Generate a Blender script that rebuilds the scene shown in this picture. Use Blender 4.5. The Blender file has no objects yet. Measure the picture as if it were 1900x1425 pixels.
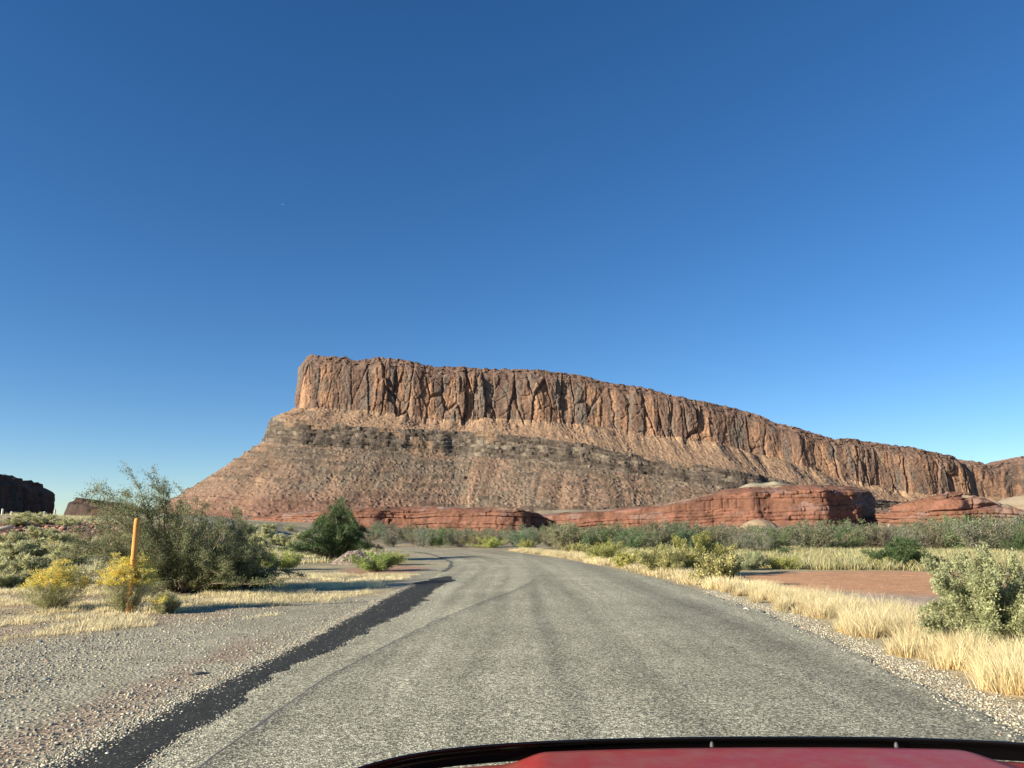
import bpy, math
import numpy as np
from mathutils import Vector

# ------------------------------------------------------------------ camera, sky, sun, exposure
F, CX, CY, HZ, H = 1430.0, 950.0, 712.5, 983.0, 1.6
PIT = math.atan((HZ - CY) / F); CP, SP = math.cos(PIT), math.sin(PIT)
scene = bpy.context.scene
cam_d = bpy.data.cameras.new("camera"); cam = bpy.data.objects.new("camera", cam_d)
scene.collection.objects.link(cam); scene.camera = cam
cam_d.sensor_width = 36; cam_d.lens = 36 * F / 1900; cam_d.clip_start = 0.05; cam_d.clip_end = 30000
cam.location = (0, 0, H); cam.rotation_euler = (math.pi / 2 + PIT, 0, 0)

SUN_EL = math.radians(19); SUN_H = Vector((-0.88, -0.47)).normalized()
sun_dir = Vector((SUN_H.x * math.cos(SUN_EL), SUN_H.y * math.cos(SUN_EL), math.sin(SUN_EL)))
w = bpy.data.worlds.new("World"); scene.world = w; w.use_nodes = True
nt = w.node_tree; nt.nodes.clear()
sky = nt.nodes.new("ShaderNodeTexSky"); sky.sky_type = 'NISHITA'; sky.sun_disc = False
sky.sun_elevation = SUN_EL; sky.sun_rotation = math.atan2(SUN_H.x, SUN_H.y)
sky.altitude = 1500; sky.air_density = 1.0; sky.dust_density = 0.0; sky.ozone_density = 3.2
bg = nt.nodes.new("ShaderNodeBackground"); bg.inputs[1].default_value = 0.066
hs = nt.nodes.new("ShaderNodeHueSaturation"); hs.inputs['Saturation'].default_value = 1.22; hs.inputs['Hue'].default_value = 0.5045
wo = nt.nodes.new("ShaderNodeOutputWorld")
nt.links.new(sky.outputs[0], hs.inputs['Color']); nt.links.new(hs.outputs[0], bg.inputs[0]); nt.links.new(bg.outputs[0], wo.inputs[0])
sl = bpy.data.lights.new("sun", 'SUN'); sl.energy = 5.0; sl.angle = math.radians(0.53); sl.color = (1.0, 0.89, 0.71)
so = bpy.data.objects.new("sun", sl); scene.collection.objects.link(so)
so.rotation_euler = sun_dir.to_track_quat('Z', 'Y').to_euler(); so.location = (-30, -30, 40)
scene.view_settings.view_transform = 'Standard'; scene.view_settings.look = 'None'
scene.view_settings.gamma = 1; scene.view_settings.exposure = 1.16

# ------------------------------------------------------------------ helpers
def hsh(ix, iy, seed=0):
    a = (ix.astype(np.int64) * 374761393 + iy.astype(np.int64) * 668265263 + seed * 974634777) & 0xffffffff
    a = ((a ^ (a >> 13)) * 1274126177) & 0xffffffff
    a = ((a ^ (a >> 16)) * 2246822519) & 0xffffffff
    a = a ^ (a >> 15)
    return (a & 0xffffff) / float(0x1000000)
def vn(x, y, seed=0):
    x = np.asarray(x, float); y = np.asarray(y, float); x, y = np.broadcast_arrays(x, y)
    ix = np.floor(x); iy = np.floor(y); fx = x - ix; fy = y - iy
    fx = fx * fx * (3 - 2 * fx); fy = fy * fy * (3 - 2 * fy)
    a = hsh(ix, iy, seed); b = hsh(ix + 1, iy, seed); c = hsh(ix, iy + 1, seed); d = hsh(ix + 1, iy + 1, seed)
    return (a + (b - a) * fx) * (1 - fy) + (c + (d - c) * fx) * fy
def fbm(x, y, seed=0, o=4, g=0.5):
    s = 0; a = 1; t = 0
    for i in range(o):
        s = s + a * vn(np.asarray(x) * 2 ** i + 17.3 * i, np.asarray(y) * 2 ** i - 9.1 * i, seed + i); t += a; a *= g
    return s / t
def wor(x, y, seed=0, jit=0.9):
    x, y = np.broadcast_arrays(np.asarray(x, float), np.asarray(y, float))
    ix = np.floor(x); iy = np.floor(y)
    f1 = np.full(x.shape, 9.0); f2 = np.full(x.shape, 9.0); idv = np.zeros(x.shape)
    for dx in (-1, 0, 1):
        for dy in (-1, 0, 1):
            cx = ix + dx; cy = iy + dy
            px = cx + 0.5 + jit * (hsh(cx, cy, seed) - 0.5); py = cy + 0.5 + jit * (hsh(cx, cy, seed + 5) - 0.5)
            d = np.hypot(px - x, py - y); r = hsh(cx, cy, seed + 9)
            n = d < f1
            f2 = np.where(n, f1, np.minimum(f2, d)); idv = np.where(n, r, idv); f1 = np.where(n, d, f1)
    return f1, f2, idv
def ss(a, b, x):
    t = np.clip((np.asarray(x, float) - a) / (b - a), 0, 1); return t * t * (3 - 2 * t)
def mix(a, b, t):
    t = np.asarray(t)[..., None]; return np.asarray(a) * (1 - t) + np.asarray(b) * t

def Zv(v, Y):
    b = (CY - np.asarray(v, float)) / F; return H + Y * (SP + b * CP) / (CP - b * SP)
def Uof(X, Y, Z): return CX + F * X / (Y * CP + (Z - H) * SP)
def Xu(u, v, Y):
    b = (CY - v) / F; return (u - CX) / F * Y / (CP - b * SP)

def ground_z(x, y):
    x = np.asarray(x, float); y = np.asarray(y, float)
    L = ss(24, 84, y) * ss(-11, -34, x) * 2.9
    L = L * (1 - 0.55 * ss(95, 220, y))
    n = (fbm(x / 9, y / 9, 3, 3) - .5) * ss(-9.5, -16, x) * ss(18, 30, y) * 1.1
    r = (fbm(x / 12, y / 12, 8, 3) - .5) * ss(9, 20, x) * 0.5
    far = (fbm(x / 60, y / 60, 12, 3) - .5) * ss(120, 300, np.hypot(x, y)) * 2
    sm = (fbm(x / .8, y / .8, 21, 3) - .5) * .05 * (ss(-3.6, -5.5, x) + ss(5.2, 6.2, x))
    sh = -0.10 * ss(5.6, 7.2, x) * (1 - ss(40, 60, y))
    return L + n + r + far + sm + sh - .02
def gz(x, y): return float(ground_z(x, y))
def G(u, v):
    a = (u - CX) / F; b = (CY - v) / F
    d = np.array((a, CP - b * SP, SP + b * CP))
    t = 3.0
    for i in range(4000):
        p = d * t
        if p[2] + H < gz(p[0], p[1]): break
        t *= 1.004
    return p[0], p[1]

def mk(name, V, Fc, mat, col=None, smooth=False, parent=None, uv=None):
    V = np.ascontiguousarray(V, dtype=np.float32)
    if isinstance(Fc, np.ndarray): Fc = [Fc]
    me = bpy.data.meshes.new(name)
    me.vertices.add(len(V)); me.vertices.foreach_set("co", V.ravel())
    loops = np.concatenate([f.ravel() for f in Fc]).astype(np.int32)
    tot = np.concatenate([np.full(len(f), f.shape[1]) for f in Fc]).astype(np.int32)
    st = np.concatenate([[0], np.cumsum(tot)[:-1]]).astype(np.int32)
    me.loops.add(len(loops)); me.loops.foreach_set("vertex_index", loops)
    me.polygons.add(len(tot)); me.polygons.foreach_set("loop_start", st); me.polygons.foreach_set("loop_total", tot)
    me.update(calc_edges=True)
    if smooth: me.polygons.foreach_set("use_smooth", np.ones(len(tot), bool))
    if col is not None:
        ca = me.color_attributes.new("Col", 'FLOAT_COLOR', 'POINT')
        c4 = np.ones((len(V), 4), np.float32); c4[:, :3] = col; ca.data.foreach_set("color", c4.ravel())
    if uv is not None:
        ul = me.uv_layers.new(name="UVMap"); ul.data.foreach_set("uv", np.ascontiguousarray(uv[loops], np.float32).ravel())
    me.validate(); me.materials.append(mat)
    o = bpy.data.objects.new(name, me); scene.collection.objects.link(o)
    if parent: o.parent = parent
    return o
def tag(o, label=None, cat=None, group=None, kind=None):
    if label: o["label"] = label
    if cat: o["category"] = cat
    if group: o["group"] = group
    if kind: o["kind"] = kind
    return o
def empty(name, loc, rz=0):
    o = bpy.data.objects.new(name, None); scene.collection.objects.link(o); o.location = loc; o.rotation_euler = (0, 0, rz)
    o.empty_display_size = .2; return o
def grid_faces(R, C):
    i = np.arange((R - 1) * (C - 1)); r = i // (C - 1); c = i % (C - 1); a = r * C + c
    return np.stack([a, a + 1, a + C + 1, a + C], 1)

# ------------------------------------------------------------------ materials
def newmat(name):
    m = bpy.data.materials.new(name); m.use_nodes = True; t = m.node_tree; b = t.nodes["Principled BSDF"]
    b.inputs['Roughness'].default_value = .9; b.inputs['Specular IOR Level'].default_value = .2
    return m, t, b
def N(t, k, **kw):
    n = t.nodes.new(k)
    for a, v in kw.items(): setattr(n, a, v)
    return n
def noise(t, scale, det=4, rough=.55, vec=None):
    n = N(t, "ShaderNodeTexNoise"); n.inputs['Scale'].default_value = scale; n.inputs['Detail'].default_value = det
    n.inputs['Roughness'].default_value = rough
    if vec is not None: t.links.new(vec, n.inputs['Vector'])
    return n.outputs['Fac']
def ramp(t, fac, stops, interp='LINEAR'):
    r = N(t, "ShaderNodeValToRGB"); r.color_ramp.interpolation = interp
    e = r.color_ramp.elements
    while len(e) < len(stops): e.new(.5)
    for el, (p, c) in zip(e, stops):
        el.position = p; el.color = (c, c, c, 1) if not isinstance(c, tuple) else (*c, 1)
    t.links.new(fac, r.inputs[0]); return r.outputs[0]
def mul(t, a, b, f=1.0, mode='MULTIPLY'):
    m = N(t, "ShaderNodeMix", data_type='RGBA', blend_type=mode); m.inputs[0].default_value = f
    t.links.new(a, m.inputs[6]); t.links.new(b, m.inputs[7]); return m.outputs[2]
def mixc(t, a, b, fac):
    m = N(t, "ShaderNodeMix", data_type='RGBA')
    t.links.new(fac, m.inputs[0])
    for s, i in ((a, 6), (b, 7)):
        if isinstance(s, tuple): m.inputs[i].default_value = (*s, 1)
        else: t.links.new(s, m.inputs[i])
    return m.outputs[2]
def bump(t, b, h, dist, strength=1.0):
    n = N(t, "ShaderNodeBump"); n.inputs['Distance'].default_value = dist; n.inputs['Strength'].default_value = strength
    t.links.new(h, n.inputs['Height']); t.links.new(n.outputs[0], b.inputs['Normal']); return n
def pos(t): return N(t, "ShaderNodeNewGeometry").outputs['Position']
def attr(t, name="Col"):
    a = N(t, "ShaderNodeVertexColor"); a.layer_name = name; return a.outputs[0]
def vor(t, scale, vec, feat='F1', out='Distance'):
    v = N(t, "ShaderNodeTexVoronoi", feature=feat); v.inputs['Scale'].default_value = scale; t.links.new(vec, v.inputs['Vector'])
    return v.outputs[out]

def rock_mat(name, s, bd, lo=.62, hi=1.32):
    m, t, b = newmat(name); p = pos(t)
    c = mul(t, attr(t), ramp(t, noise(t, 1 / s, 5, .7, p), [(.3, lo), (.7, hi)]))
    t.links.new(c, b.inputs['Base Color']); bump(t, b, noise(t, 1.3 / s, 5, .7, p), bd, .9)
    return m
M_mesa = rock_mat("mesa_rock", 5.0, 2.2)
M_red = rock_mat("red_sandstone", 2.2, .6, .78, 1.2)
M_mound = rock_mat("pale_clay", 3.0, .2, .88, 1.1)

def leaf_mat(name, tr=.42, rough=.65):
    m, t, b = newmat(name); a = attr(t); t.links.new(a, b.inputs['Base Color']); b.inputs['Roughness'].default_value = rough
    tl = N(t, "ShaderNodeBsdfTranslucent"); t.links.new(a, tl.inputs[0])
    mx = N(t, "ShaderNodeMixShader"); mx.inputs[0].default_value = tr
    t.links.new(b.outputs[0], mx.inputs[1]); t.links.new(tl.outputs[0], mx.inputs[2]); t.links.new(mx.outputs[0], t.nodes["Material Output"].inputs[0])
    return m
M_leaf = leaf_mat("leaf"); M_grass = leaf_mat("dry_grass_blades", .3)
def plain(name, col, rough=.8, spec=.3, metal=0, coat=0, ns=None, lo=.8, hi=1.15):
    m, t, b = newmat(name); b.inputs['Base Color'].default_value = (*col, 1); b.inputs['Roughness'].default_value = rough
    b.inputs['Specular IOR Level'].default_value = spec; b.inputs['Metallic'].default_value = metal; b.inputs['Coat Weight'].default_value = coat
    if ns:
        rg = N(t, "ShaderNodeRGB"); rg.outputs[0].default_value = (*col, 1)
        t.links.new(mul(t, rg.outputs[0], ramp(t, noise(t, ns, 5, .6, pos(t)), [(.3, lo), (.7, hi)])), b.inputs['Base Color'])
    return m
M_bark = plain("bark", (.20, .155, .115), ns=40)
M_paleb = plain("pale_stem", (.33, .28, .2), ns=40)

# road
def road_mat():
    m, t, b = newmat("chip_seal_road"); p = pos(t)
    uvn = N(t, "ShaderNodeUVMap").outputs[0]
    mp = N(t, "ShaderNodeMapping"); mp.inputs['Scale'].default_value = (1.6, .035, 1); t.links.new(uvn, mp.inputs[0])
    mp2 = N(t, "ShaderNodeMapping"); mp2.inputs['Scale'].default_value = (5.5, .22, 1); t.links.new(uvn, mp2.inputs[0])
    cell = vor(t, 62, p, 'F1', 'Color')
    sp = N(t, "ShaderNodeSeparateColor"); t.links.new(cell, sp.inputs[0])
    agg = ramp(t, sp.outputs[0], [(0, (.115, .111, .078)), (.3, (.26, .25, .175)), (.65, (.46, .445, .315)), (1, (.84, .80, .585))])
    d = ramp(t, vor(t, 62, p, 'F1', 'Distance'), [(.25, 1.1), (.75, .62)])
    c = mul(t, agg, d)
    gr = ramp(t, noise(t, 22, 4, .75, p), [(.32, .72), (.68, 1.28)]); c = mul(t, c, gr)
    c = mul(t, c, ramp(t, noise(t, 1, 3, .5, mp.outputs[0]), [(.3, .74), (.7, 1.2)]))
    c = mul(t, c, ramp(t, noise(t, 1, 4, .6, mp2.outputs[0]), [(.3, .86), (.7, 1.12)]))
    c = mul(t, c, ramp(t, noise(t, .45, 5, .6, p), [(.3, .82), (.7, 1.14)]))
    c = mul(t, c, attr(t))
    t.links.new(c, b.inputs['Base Color']); b.inputs['Roughness'].default_value = .8
    bump(t, b, mul(t, noise(t, 30, 3, .7, p), vor(t, 62, p)), .012, .8)
    return m
M_road = road_mat()
def patch_mat():
    m, t, b = newmat("fresh_asphalt"); p = pos(t)
    cell = vor(t, 75, p, 'F1', 'Color'); sp = N(t, "ShaderNodeSeparateColor"); t.links.new(cell, sp.inputs[0])
    c = ramp(t, sp.outputs[0], [(0, (.018, .019, .017)), (.8, (.038, .040, .034)), (.975, (.06, .06, .05)), (1, (.36, .35, .29))])
    c = mul(t, c, ramp(t, noise(t, 3, 5, .65, p), [(.3, .8), (.7, 1.25)]))
    t.links.new(c, b.inputs['Base Color']); b.inputs['Roughness'].default_value = .8; bump(t, b, noise(t, 40, 3, .7, p), .008, .8)
    return m
M_patch = patch_mat()
def ground_mat():
    m, t, b = newmat("desert_ground"); p = pos(t)
    cell = vor(t, 24, p, 'F1', 'Color'); sp = N(t, "ShaderNodeSeparateColor"); t.links.new(cell, sp.inputs[0])
    a = ramp(t, sp.outputs[0], [(0, .62), (.5, .95), (.85, 1.15), (1, 1.6)])
    c = mul(t, attr(t), a, .8)
    cell2 = vor(t, 60, p, 'F1', 'Color'); sp2 = N(t, "ShaderNodeSeparateColor"); t.links.new(cell2, sp2.inputs[0])
    c = mul(t, c, ramp(t, sp2.outputs[1], [(0, .7), (1, 1.3)]))
    c = mul(t, c, ramp(t, noise(t, 1.5, 6, .7, p), [(.3, .78), (.7, 1.2)]))
    t.links.new(c, b.inputs['Base Color'])
    bump(t, b, mul(t, noise(t, 14, 5, .75, p), vor(t, 24, p)), .028, .9)
    return m
M_ground = ground_mat()

# ------------------------------------------------------------------ ground sheet
edgeR = np.array([(4.0, -20), (4.0, 6.3), (4.3, 8.6), (4.7, 11.5), (5.0, 16.4), (5.0, 21), (4.65, 28), (3.8, 36.5), (1.9, 49), (-.5, 60.5), (-4.2, 68), (-9, 72), (-18, 76), (-40, 80)])
edgeL = np.array([(-3.1, -20), (-3.1, 6), (-3.07, 8.4), (-3.0, 11), (-3.0, 15), (-3.0, 20), (-2.75, 25), (-2.6, 31), (-2.9, 38.5), (-4.1, 46.5), (-6.0, 55), (-10, 64.0), (-18, 69.5), (-40, 74)])
def resample(P, n, key=None):
    d = np.r_[0, np.cumsum(np.hypot(*np.diff(P, axis=0).T))]; s = np.linspace(0, d[-1], n)
    Q = np.stack([np.interp(s, d, P[:, 0]), np.interp(s, d, P[:, 1])], 1)
    k = max(3, int(n * .02)); kern = np.hanning(2 * k + 1); kern /= kern.sum()
    Qp = np.pad(Q, ((k, k), (0, 0)), mode='edge')
    for j in range(2): Q[:, j] = np.convolve(Qp[:, j], kern, 'valid')
    return Q
NR = 900
RR = resample(edgeR, NR); RL = resample(edgeL, NR)

nx, ny = 760, 760
tx = np.linspace(-1, 1, nx); xs = 4 * np.sinh(tx * 7.0)
ty = np.linspace(-1, 1, ny); ys = 8 + np.where(ty < 0, -40 * (np.abs(ty) ** 1.3), 0) + np.where(ty > 0, 6 * np.sinh(np.maximum(ty, 0) * 7.25), 0)
ys = np.sort(np.r_[np.linspace(-30, 5, 20), 5.1 + 7 * np.sinh(np.linspace(0, 1, ny) * 7.1)])
Xg, Yg = np.meshgrid(xs, ys); Zg = ground_z(Xg, Yg)
def rx_at(y): return np.interp(y, RR[:, 1], RR[:, 0])
def lx_at(y): return np.interp(y, RL[:, 1], RL[:, 0])
def ground_col(x, y):
    n1 = fbm(x / 3, y / 3, 31, 4); n2 = fbm(x / .7, y / .7, 35, 3); n3 = fbm(x / 14, y / 14, 37, 3)
    gravel = np.array((.33, .305, .215)); dirt = np.array((.36, .26, .18)); straw = np.array((.56, .48, .27))
    sand = np.array((.37, .28, .185)); red = np.array((.52, .285, .15)); sage = np.array((.31, .27, .17))
    c = mix(sand, sage, ss(.4, .62, n3))
    c = mix(c, straw * .8, ss(.48, .66, n1) * .7)
    # left shoulder
    dl = lx_at(y) - x
    g = ss(-1, 0, dl) * (1 - ss(.0, 1., (dl + (n1 - .5) * 3.0 + (n2 - .5) * 1.6 - np.interp(y, [6, 11, 13, 15, 18, 22, 30, 60], [8.0, 4.4, 3.2, 1.7, .8, .6, .6, .8])) / 1.4)) * (1 - ss(60, 75, y))
    c = mix(c, gravel * (.85 + .4 * n1)[..., None], g)
    st = ss(.45, .9, 1 - np.abs(dl - (.72 + .5 * (n3 - .5) + .45 * (n1 - .5))) / .95) * (1 - ss(11, 14, y)) * ss(.25, .5, n2 + .12)
    c = mix(c, dirt * .85, st * .7)
    st2 = ss(.5, .8, 1 - np.abs(dl - 6.3 - .4 * (n1 - .5)) / 1.0) * (1 - ss(14, 16, y)); c = mix(c, dirt, st2 * .6)
    # red dirt pocket left of far road
    e = ((x + 5.2) / 1.8) ** 2 + ((y - 33) / 5) ** 2; c = mix(c, dirt * np.array((1.1, .85, .8)), ss(1.4, .6, e + n1 * .6) * .8)
    # right verge gravel then straw
    dr = x - rx_at(y)
    c = mix(c, gravel * (1.25 - .3 * n1)[..., None] * np.array((1.05, 1, .92)), ss(-.3, 0, dr) * (1 - ss(.5, 1.0, dr + (n2 - .5) * .8)) * (1 - ss(58, 66, y)))
    c = mix(c, straw * .95, ss(.4, 1.0, dr) * (1 - ss(2.3, 3.4, dr)) * (1 - ss(58, 66, y)) * (.45 + .5 * n2))
    wd = ss(2.6, 3.6, dr) * ss(11, 15, y) * (1 - ss(24, 27, y)); c = mix(c, np.array((.40, .31, .235)), wd * .85)
    e = ((x - 15.2) / 8.8) ** 2 + ((y - 27.2 - .08 * (x - 12)) / 6.6) ** 2
    c = mix(c, red * (.9 + .25 * n1)[..., None], ss(1.25, .7, e + (n1 - .5) * .5))
    e = ss(34, 37, y) * ss(8, 10, x) * (1 - ss(75, 95, y)); c = mix(c, np.array((.36, .32, .15)), e * .85)
    # left hill: reddish rubble patch
    e = ((x + 34) / 9) ** 2 + ((y - 58) / 10) ** 2; c = mix(c, np.array((.19, .10, .07)), ss(1.2, .7, e + (n1 - .5)) * .9)
    far = ss(90, 160, y); c = mix(c, np.array((.30, .19, .115)), far * .8)
    return c
Cg = ground_col(Xg, Yg)
g = mk("ground", np.stack([Xg, Yg, Zg], -1).reshape(-1, 3), grid_faces(len(ys), nx), M_ground, Cg.reshape(-1, 3), True)
tag(g, kind="structure")

# road ribbon, slightly irregular edges
K = 110
T = np.linspace(0, 1, K)
jag = lambda sd, a: a * (fbm(np.arange(NR) / 2.2, 0, sd, 3) - .5)
nr = (RR - RL); nr /= np.linalg.norm(nr, axis=1)[:, None]
L2 = RL + nr * jag(41, .28)[:, None]; R2 = RR + nr * jag(42, .30)[:, None]
P = L2[:, None, :] * (1 - T)[None, :, None] + R2[:, None, :] * T[None, :, None]
wid = np.linalg.norm(R2 - L2, axis=1)
sarc = np.r_[0, np.cumsum(np.hypot(*np.diff((RL + RR) / 2, axis=0).T))]
# road sits on the mean terrain: crown 3 cm
Zr = ground_z(P[..., 0], P[..., 1]) + .035 + .035 * (1 - (2 * T - 1) ** 2)[None, :]
Zr[:, 0] -= .02; Zr[:, -1] -= .02
uvr = np.stack([np.broadcast_to(T[None] * wid[:, None], P.shape[:2]), np.broadcast_to(sarc[:, None], P.shape[:2])], -1).reshape(-1, 2)
xr = P[..., 0]; yr = P[..., 1]
cr = np.ones(xr.shape + (3,)); 
band = lambda c, wd: np.exp(-((xr - c) / wd) ** 2)
cr = mix(cr, np.array((.76, .76, .77)), band(3.5 - .2 * ss(20, 10, yr), .8) * .9)
cr = mix(cr, np.array((.70, .70, .71)), band(.56, .17) * (.5 + .6 * fbm(yr / 2.5, xr * 2, 73, 2)))
cr = mix(cr, np.array((.90, .83, .78)), ss(38, 50, yr) * .7)
smx = np.interp(yr, [5, 6.8, 8.7, 10.7, 13.7, 17.9, 20.6, 23.5, 25.4], [-2.12, -2.09, -2.02, -1.79, -1.38, -.6, 0, .48, .68])
dse = xr - smx; cr = mix(cr, np.array((.50, .50, .52)), ss(-.03, .02, dse) * np.exp(-np.maximum(dse, 0) / .13) * (yr < 25) * (.7 + .5 * fbm(yr / 1.2, xr * 3, 71, 2)))
cr = mix(cr, np.array((1.12, 1.12, 1.1)), ss(.05, -.02, dse) * ss(-1.2, -.1, dse) * .8)
road = mk("road", np.concatenate([P, Zr[..., None]], -1).reshape(-1, 3), grid_faces(NR, K), M_road, cr.reshape(-1, 3), True, uv=uvr)
tag(road, kind="structure")
def road_z(x, y):
    yy = np.asarray(y, float); l = lx_at(yy); r = rx_at(yy); t = np.clip((x - l) / (r - l), 0, 1)
    return ground_z(x, y) + .035 + .035 * (1 - (2 * t - 1) ** 2)
def strip(name, Lp, Rp, n, mat, dz, jl, jr, seed, mono=1.0, k=9):
    s = np.linspace(0, 1, n)
    def rs(Pp):
        Pp = np.array(Pp, float); d = np.r_[0, np.cumsum(np.hypot(*np.diff(Pp, axis=0).T))]; d /= d[-1]
        return np.stack([np.interp(s, d, Pp[:, 0]), np.interp(s, d, Pp[:, 1])], 1)
    A, B = rs(Lp), rs(Rp)
    A[:, 0] += jl * (fbm(A[:, 1] * 2.3, 0, seed, 4, .65) - .5) * 2 ; B[:, 0] += jr * (fbm(B[:, 1] * 1.6, 5, seed + 3, 4, .65) - .5) * 2
    tt = np.linspace(0, 1, k)[None, :, None]; Q = A[:, None] * (1 - tt) + B[:, None] * tt
    z = road_z(Q[..., 0], Q[..., 1]) + dz
    z[:, 0] -= .010; z[:, -1] -= .0055
    o = mk(name, np.concatenate([Q, z[..., None]], -1).reshape(-1, 3), grid_faces(n, k), mat, smooth=True); tag(o, kind="structure"); return o
M_seam2 = plain("old_patch", (.10, .10, .085), .8, .3, ns=25, lo=.6, hi=1.5)
strip("asphalt_patch", [(-3.2, -5), (-3.16, 5.6), (-3.13, 7.1), (-3.1, 8.4), (-3.03, 10.7), (-3.0, 13), (-3.1, 18.2), (-3.05, 23), (-2.7, 26.2), (-2.35, 27.4)],
      [(-2.48, -5), (-2.49, 5.6), (-2.50, 6.3), (-2.55, 7.0), (-2.56, 8.2), (-2.6, 9), (-2.38, 10.4), (-2.3, 12.2), (-2.25, 13.4), (-2.0, 15.6), (-1.98, 19), (-2.0, 22), (-1.85, 25.3), (-2.1, 27.2)], 1500, M_patch, .006, .13, .17, 51)
strip("asphalt_patch", [(-2.75, 30.5), (-2.75, 34), (-3.05, 39), (-4.2, 46), (-6, 54.5), (-8, 60)], [(-2.5, 30.5), (-2.55, 34), (-2.88, 39), (-3.98, 46), (-5.75, 54.3), (-7.8, 60)], 400, M_seam2, .006, .1, .12, 57)
M_seam2 = plain("old_patch", (.10, .10, .085), .8, .3, ns=25, lo=.6, hi=1.5)
M_seam = plain("tar_seam", (.12, .117, .11), .7, .3, ns=30, lo=.6, hi=1.5)
sm = [(-2.12, 5), (-2.12, 5.7), (-2.09, 6.8), (-2.02, 8.7), (-1.79, 10.7), (-1.38, 13.7), (-.6, 17.9), (.0, 20.6), (.48, 23.5), (.68, 25.4)]
strip("tar_seam", [(x - .018, y) for x, y in sm], [(x + .020, y) for x, y in sm], 900, M_seam, .004, .03, .035, 61, k=3)

# ------------------------------------------------------------------ lofted rock masses
def path_prep(P, step, sig, fan=0):
    P = np.array(P, float); d = np.r_[0, np.cumsum(np.hypot(*np.diff(P, axis=0).T))]; n = int(d[-1] / step); s = np.linspace(0, d[-1], n)
    Q = np.stack([np.interp(s, d, P[:, 0]), np.interp(s, d, P[:, 1])], 1)
    k = max(1, int(sig / step)); ker = np.hanning(2 * k + 3)[1:-1]; ker /= ker.sum()
    Qp = np.pad(Q, ((k, k), (0, 0)), mode='edge')
    for j in range(2): Q[:, j] = np.convolve(Qp[:, j], ker, 'valid')
    if fan:
        T = np.gradient(Q, axis=0); th = np.unwrap(np.arctan2(T[:, 1], T[:, 0])); dens = np.sqrt(1 + (np.gradient(th, s) * fan) ** 2)
        cd = np.r_[0, np.cumsum((dens[1:] + dens[:-1]) / 2 * np.diff(s))]; s2 = np.interp(np.linspace(0, cd[-1], int(cd[-1] / step)), cd, s)
        Q = np.stack([np.interp(s2, s, Q[:, 0]), np.interp(s2, s, Q[:, 1])], 1); 
        Tn = T / np.linalg.norm(T, axis=1)[:, None]; T = np.stack([np.interp(s2, s, Tn[:, 0]), np.interp(s2, s, Tn[:, 1])], 1); s = s2
    else:
        T = np.gradient(Q, axis=0)
    T /= np.linalg.norm(T, axis=1)[:, None]
    return Q, np.stack([T[:, 1], -T[:, 0]], 1), s

TAN = np.array((.305, .180, .112)); VARN = np.array((.118, .078, .061)); GREY = np.array((.155, .135, .115)); APR = np.array((.31, .205, .13))
SLP = np.array((.205, .138, .095)); LEDG = np.array((.125, .10, .078)); REDR = np.array((.16, .078, .05)); GRN = np.array((.29, .265, .18))

def cliff_disp(s, h, seed, sc=1.0):
    """outward offset of a jointed sandstone wall: s along, h metres below the rim"""
    sc = 1.0; amp = (.45 + 1.1 * ss(.35, .65, fbm(s / 85, 0 * s, seed + 55, 2))) * (1 - .35 * ss(520, 760, s))
    wx = s + 60 * (fbm(s / 75, 0 * s, seed + 56, 2) - .5) + 5 * (fbm(s / 30, h / 30, seed + 50, 3) - .5) * sc + (fbm(s / 5, h / 9, seed + 51, 2) - .5) * 2.2
    f1, f2, a = wor(wx / (20 * sc), h / 105 + .35, seed)
    g1 = ss(.09, .0, f2 - f1)
    k1, k2, b = wor(wx / (8.5 * sc) + 3.3, h / 30, seed + 11)
    g2 = ss(.09, .0, k2 - k1)
    m1, m2, c = wor(wx / 3.0, h / 9, seed + 21)
    buttress = (1 - np.abs(2 * fbm(s / 60, h / 400, seed + 31, 2) - 1)) * 10 - 9 * ss(.985, 1.0, vn(s / 9, h / 200, seed + 33)) 
    return buttress + amp * ((a - .5) * 6.5 - g1 * 3.6 + (b - .5) * 2.8 - g2 * 1.3) + (c - .5) * .8 + (fbm(s / 4, h / 2.2, seed + 41, 3) - .5) * 1.3, a, b, g1, g2

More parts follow.
